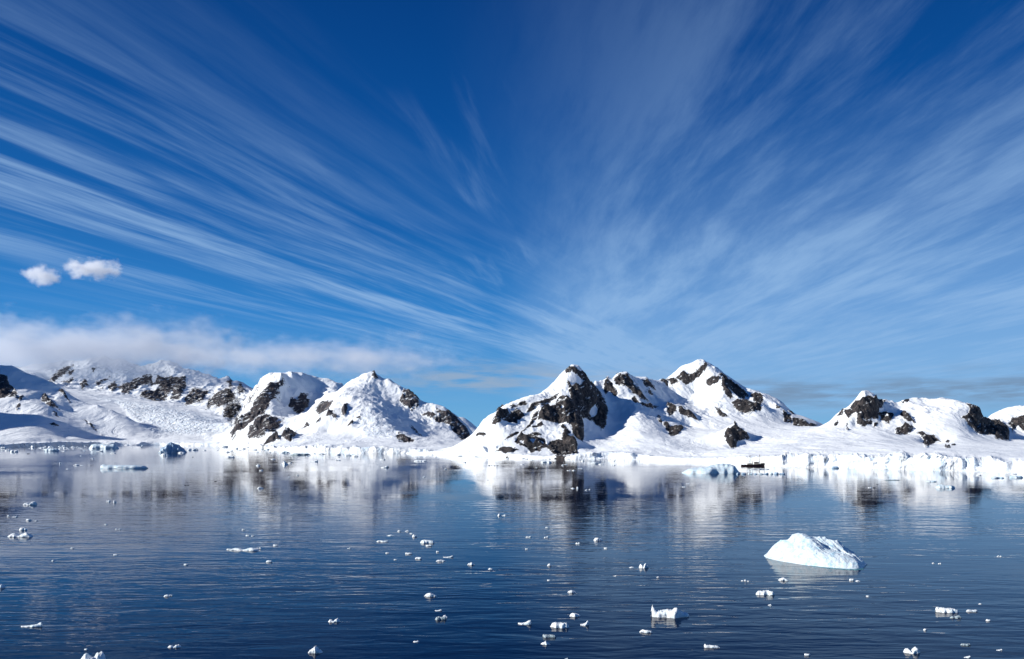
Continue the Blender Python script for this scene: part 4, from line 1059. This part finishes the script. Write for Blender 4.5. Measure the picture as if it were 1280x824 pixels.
M_hull = simple_mat('dark_hull_paint', (0.016, 0.016, 0.022), 0.4)
M_keel = simple_mat('red_brown_boot_top', (0.12, 0.03, 0.025), 0.5)
M_cabin = simple_mat('cream_cabin_paint', (0.50, 0.45, 0.38), 0.5)
M_spar = simple_mat('varnished_spar', (0.13, 0.08, 0.05), 0.5)
M_deck = simple_mat('teak_deck', (0.22, 0.15, 0.10), 0.7)
M_glass = simple_mat('dark_window_glass', (0.02, 0.025, 0.03), 0.15)


def box_vf(x0, x1, y0, y1, z0, z1, taper=0.0):
    v = [(x0, y0, z0), (x1, y0, z0), (x1, y1, z0), (x0, y1, z0), (x0 + taper, y0 + taper * .5, z1), (x1 - taper, y0 + taper * .5, z1), (x1 - taper, y1 - taper * .5, z1), (x0 + taper, y1 - taper * .5, z1)]
    return v, [(3, 2, 1, 0), (4, 5, 6, 7), (0, 1, 5, 4), (1, 2, 6, 5), (2, 3, 7, 6), (3, 0, 4, 7)]


def tube_vf(p0, p1, r0, r1, n=8):
    a, b = Vector(p0), Vector(p1)
    q = (b - a).to_track_quat('Z', 'Y')
    v, f = [], []
    for c, r in ((a, r0), (b, r1)):
        for i in range(n):
            v.append(tuple(c + q @ Vector((r * math.cos(6.28318 * i / n), r * math.sin(6.28318 * i / n), 0))))
    for i in range(n):
        f.append((i, (i + 1) % n, n + (i + 1) % n, n + i))
    f += [tuple(reversed(range(n))), tuple(range(n, 2 * n))]
    return v, f


def ship():
    d = water_dist(582.8)
    root = bpy.data.objects.new('ship', None)
    root.location = ((945 - CX) / F * d, d, 0)
    COL.objects.link(root)
    tag(root, 'small dark hulled two masted ship lying by the right ice cliff', 'ship')
    k = d / F                                   # metres per pixel there
    L = 37 * k
    st = np.linspace(0, 1, 22)                  # 0 stern (left) .. 1 bow (right)
    beam = [2.4 * k * (math.sin(math.pi * min(1, 0.18 + 0.82 * (1 - abs(2 * s - 0.8) ** 2.4 / 2.8))) if False else max(0.04, (1 - abs((s - 0.42) / 0.6) ** 2.6))) for s in st]
    sheer = [k * (1.6 + 0.4 * (1 - s) ** 4 + 4.0 * s ** 2.6) for s in st]

    def hull(zlo, zhi, mat, name, wide):
        V, Fc = [], []
        for s, b, sh in zip(st, beam, sheer):
            x = (s - 0.5) * L
            for j, (yy, zz) in enumerate(((-1, 1), (-0.8, 0), (0.8, 0), (1, 1))):
                z = (sh if zhi is None else zhi) if zz else zlo
                V.append((x + (0.06 * L * s ** 6 if zz else 0), yy * b * wide, z))
        for i in range(len(st) - 1):
            for j in range(4):
                Fc.append((i * 4 + j, (i + 1) * 4 + j, (i + 1) * 4 + (j + 1) % 4, i * 4 + (j + 1) % 4))
        Fc += [(3, 2, 1, 0), tuple((len(st) - 1) * 4 + j for j in range(4))]
        return mesh_obj(name, V, Fc, mat, root)
    hull(0.35 * k, None, M_hull, 'hull', 1.0)
    hull(-0.9 * k, 0.35 * k, M_keel, 'boot_top', 0.94)

    def part(name, vf, mat, par=root): return mesh_obj(name, vf[0], vf[1], mat, par)
    wh = part('wheelhouse', box_vf(-2.5 * k, 3.5 * k, -1.3 * k, 1.3 * k, 2.0 * k, 5.0 * k, 0.3 * k), M_cabin)
    for i in range(4):
        x = (-1.7 + i * 1.3) * k
        part('window', box_vf(x, x + 0.8 * k, -1.27 * k, -1.0 * k, 3.5 * k, 4.3 * k), M_glass, wh)
    part('roof', box_vf(-2.6 * k, 3.6 * k, -1.4 * k, 1.4 * k, 5.0 * k + .01, 5.35 * k), M_deck, wh)
    dh = part('deckhouse', box_vf(-11 * k, -4 * k, -1.2 * k, 1.2 * k, 1.9 * k, 3.6 * k, 0.2 * k), M_cabin)
    for i in range(4):
        x = (-10 + i * 1.5) * k
        part('window', box_vf(x, x + 0.7 * k, -1.22 * k, -1.0 * k, 2.5 * k, 3.1 * k), M_glass, dh)
    part('deckhouse', box_vf(6 * k, 10 * k, -1.0 * k, 1.0 * k, 2.4 * k, 4.0 * k, 0.2 * k), M_cabin)
    part('funnel', tube_vf((-4.4 * k, 0, 3.4 * k), (-4.7 * k, 0, 6.4 * k), 0.55 * k, 0.5 * k), M_cabin)
    for x, top in ((-7.5 * k, 13.5 * k), (4.6 * k, 14.5 * k)):
        mast = part('mast', tube_vf((x, 0, 2 * k), (x, 0, top), 0.45 * k, 0.28 * k), M_spar)
        part('boom', tube_vf((x, 0, 5.6 * k), (x - 6.0 * k, 0, 6.2 * k), 0.13 * k, 0.10 * k), M_spar, mast)
        part('spreader', tube_vf((x, -1.2 * k, top * .72), (x, 1.2 * k, top * .72), 0.07 * k, 0.07 * k), M_spar, mast)
        for sx in (-1, 1):
            part('stay', tube_vf((x, 0, top * .97), (x + sx * 5.5 * k, 0, (3.4 if sx > 0 else 2.4) * k), 0.05 * k, 0.05 * k, 5), M_spar, mast)
    part('bowsprit', tube_vf((18 * k, 0, 4.2 * k), (22 * k, 0, 5.2 * k), 0.16 * k, 0.10 * k), M_spar)
    rv, rf = [], []
    for i in range(0, 20, 2):
        x = (st[i] - 0.5) * L
        a, b = tube_vf((x, -beam[i] * .95, sheer[i]), (x, -beam[i] * .95, sheer[i] + 0.9 * k), 0.05 * k, 0.05 * k, 5)
        rf += [tuple(q + len(rv) for q in f) for f in b]
        rv += a
        if i < 18:
            a, b = tube_vf((x, -beam[i] * .95, sheer[i] + .9 * k), ((st[i + 2] - 0.5) * L, -beam[i + 2] * .95, sheer[i + 2] + .9 * k), 0.05 * k, 0.05 * k, 5)
            rf += [tuple(q + len(rv) for q in f) for f in b]
            rv += a
    part('railing', (rv, rf), M_cabin)


ship()
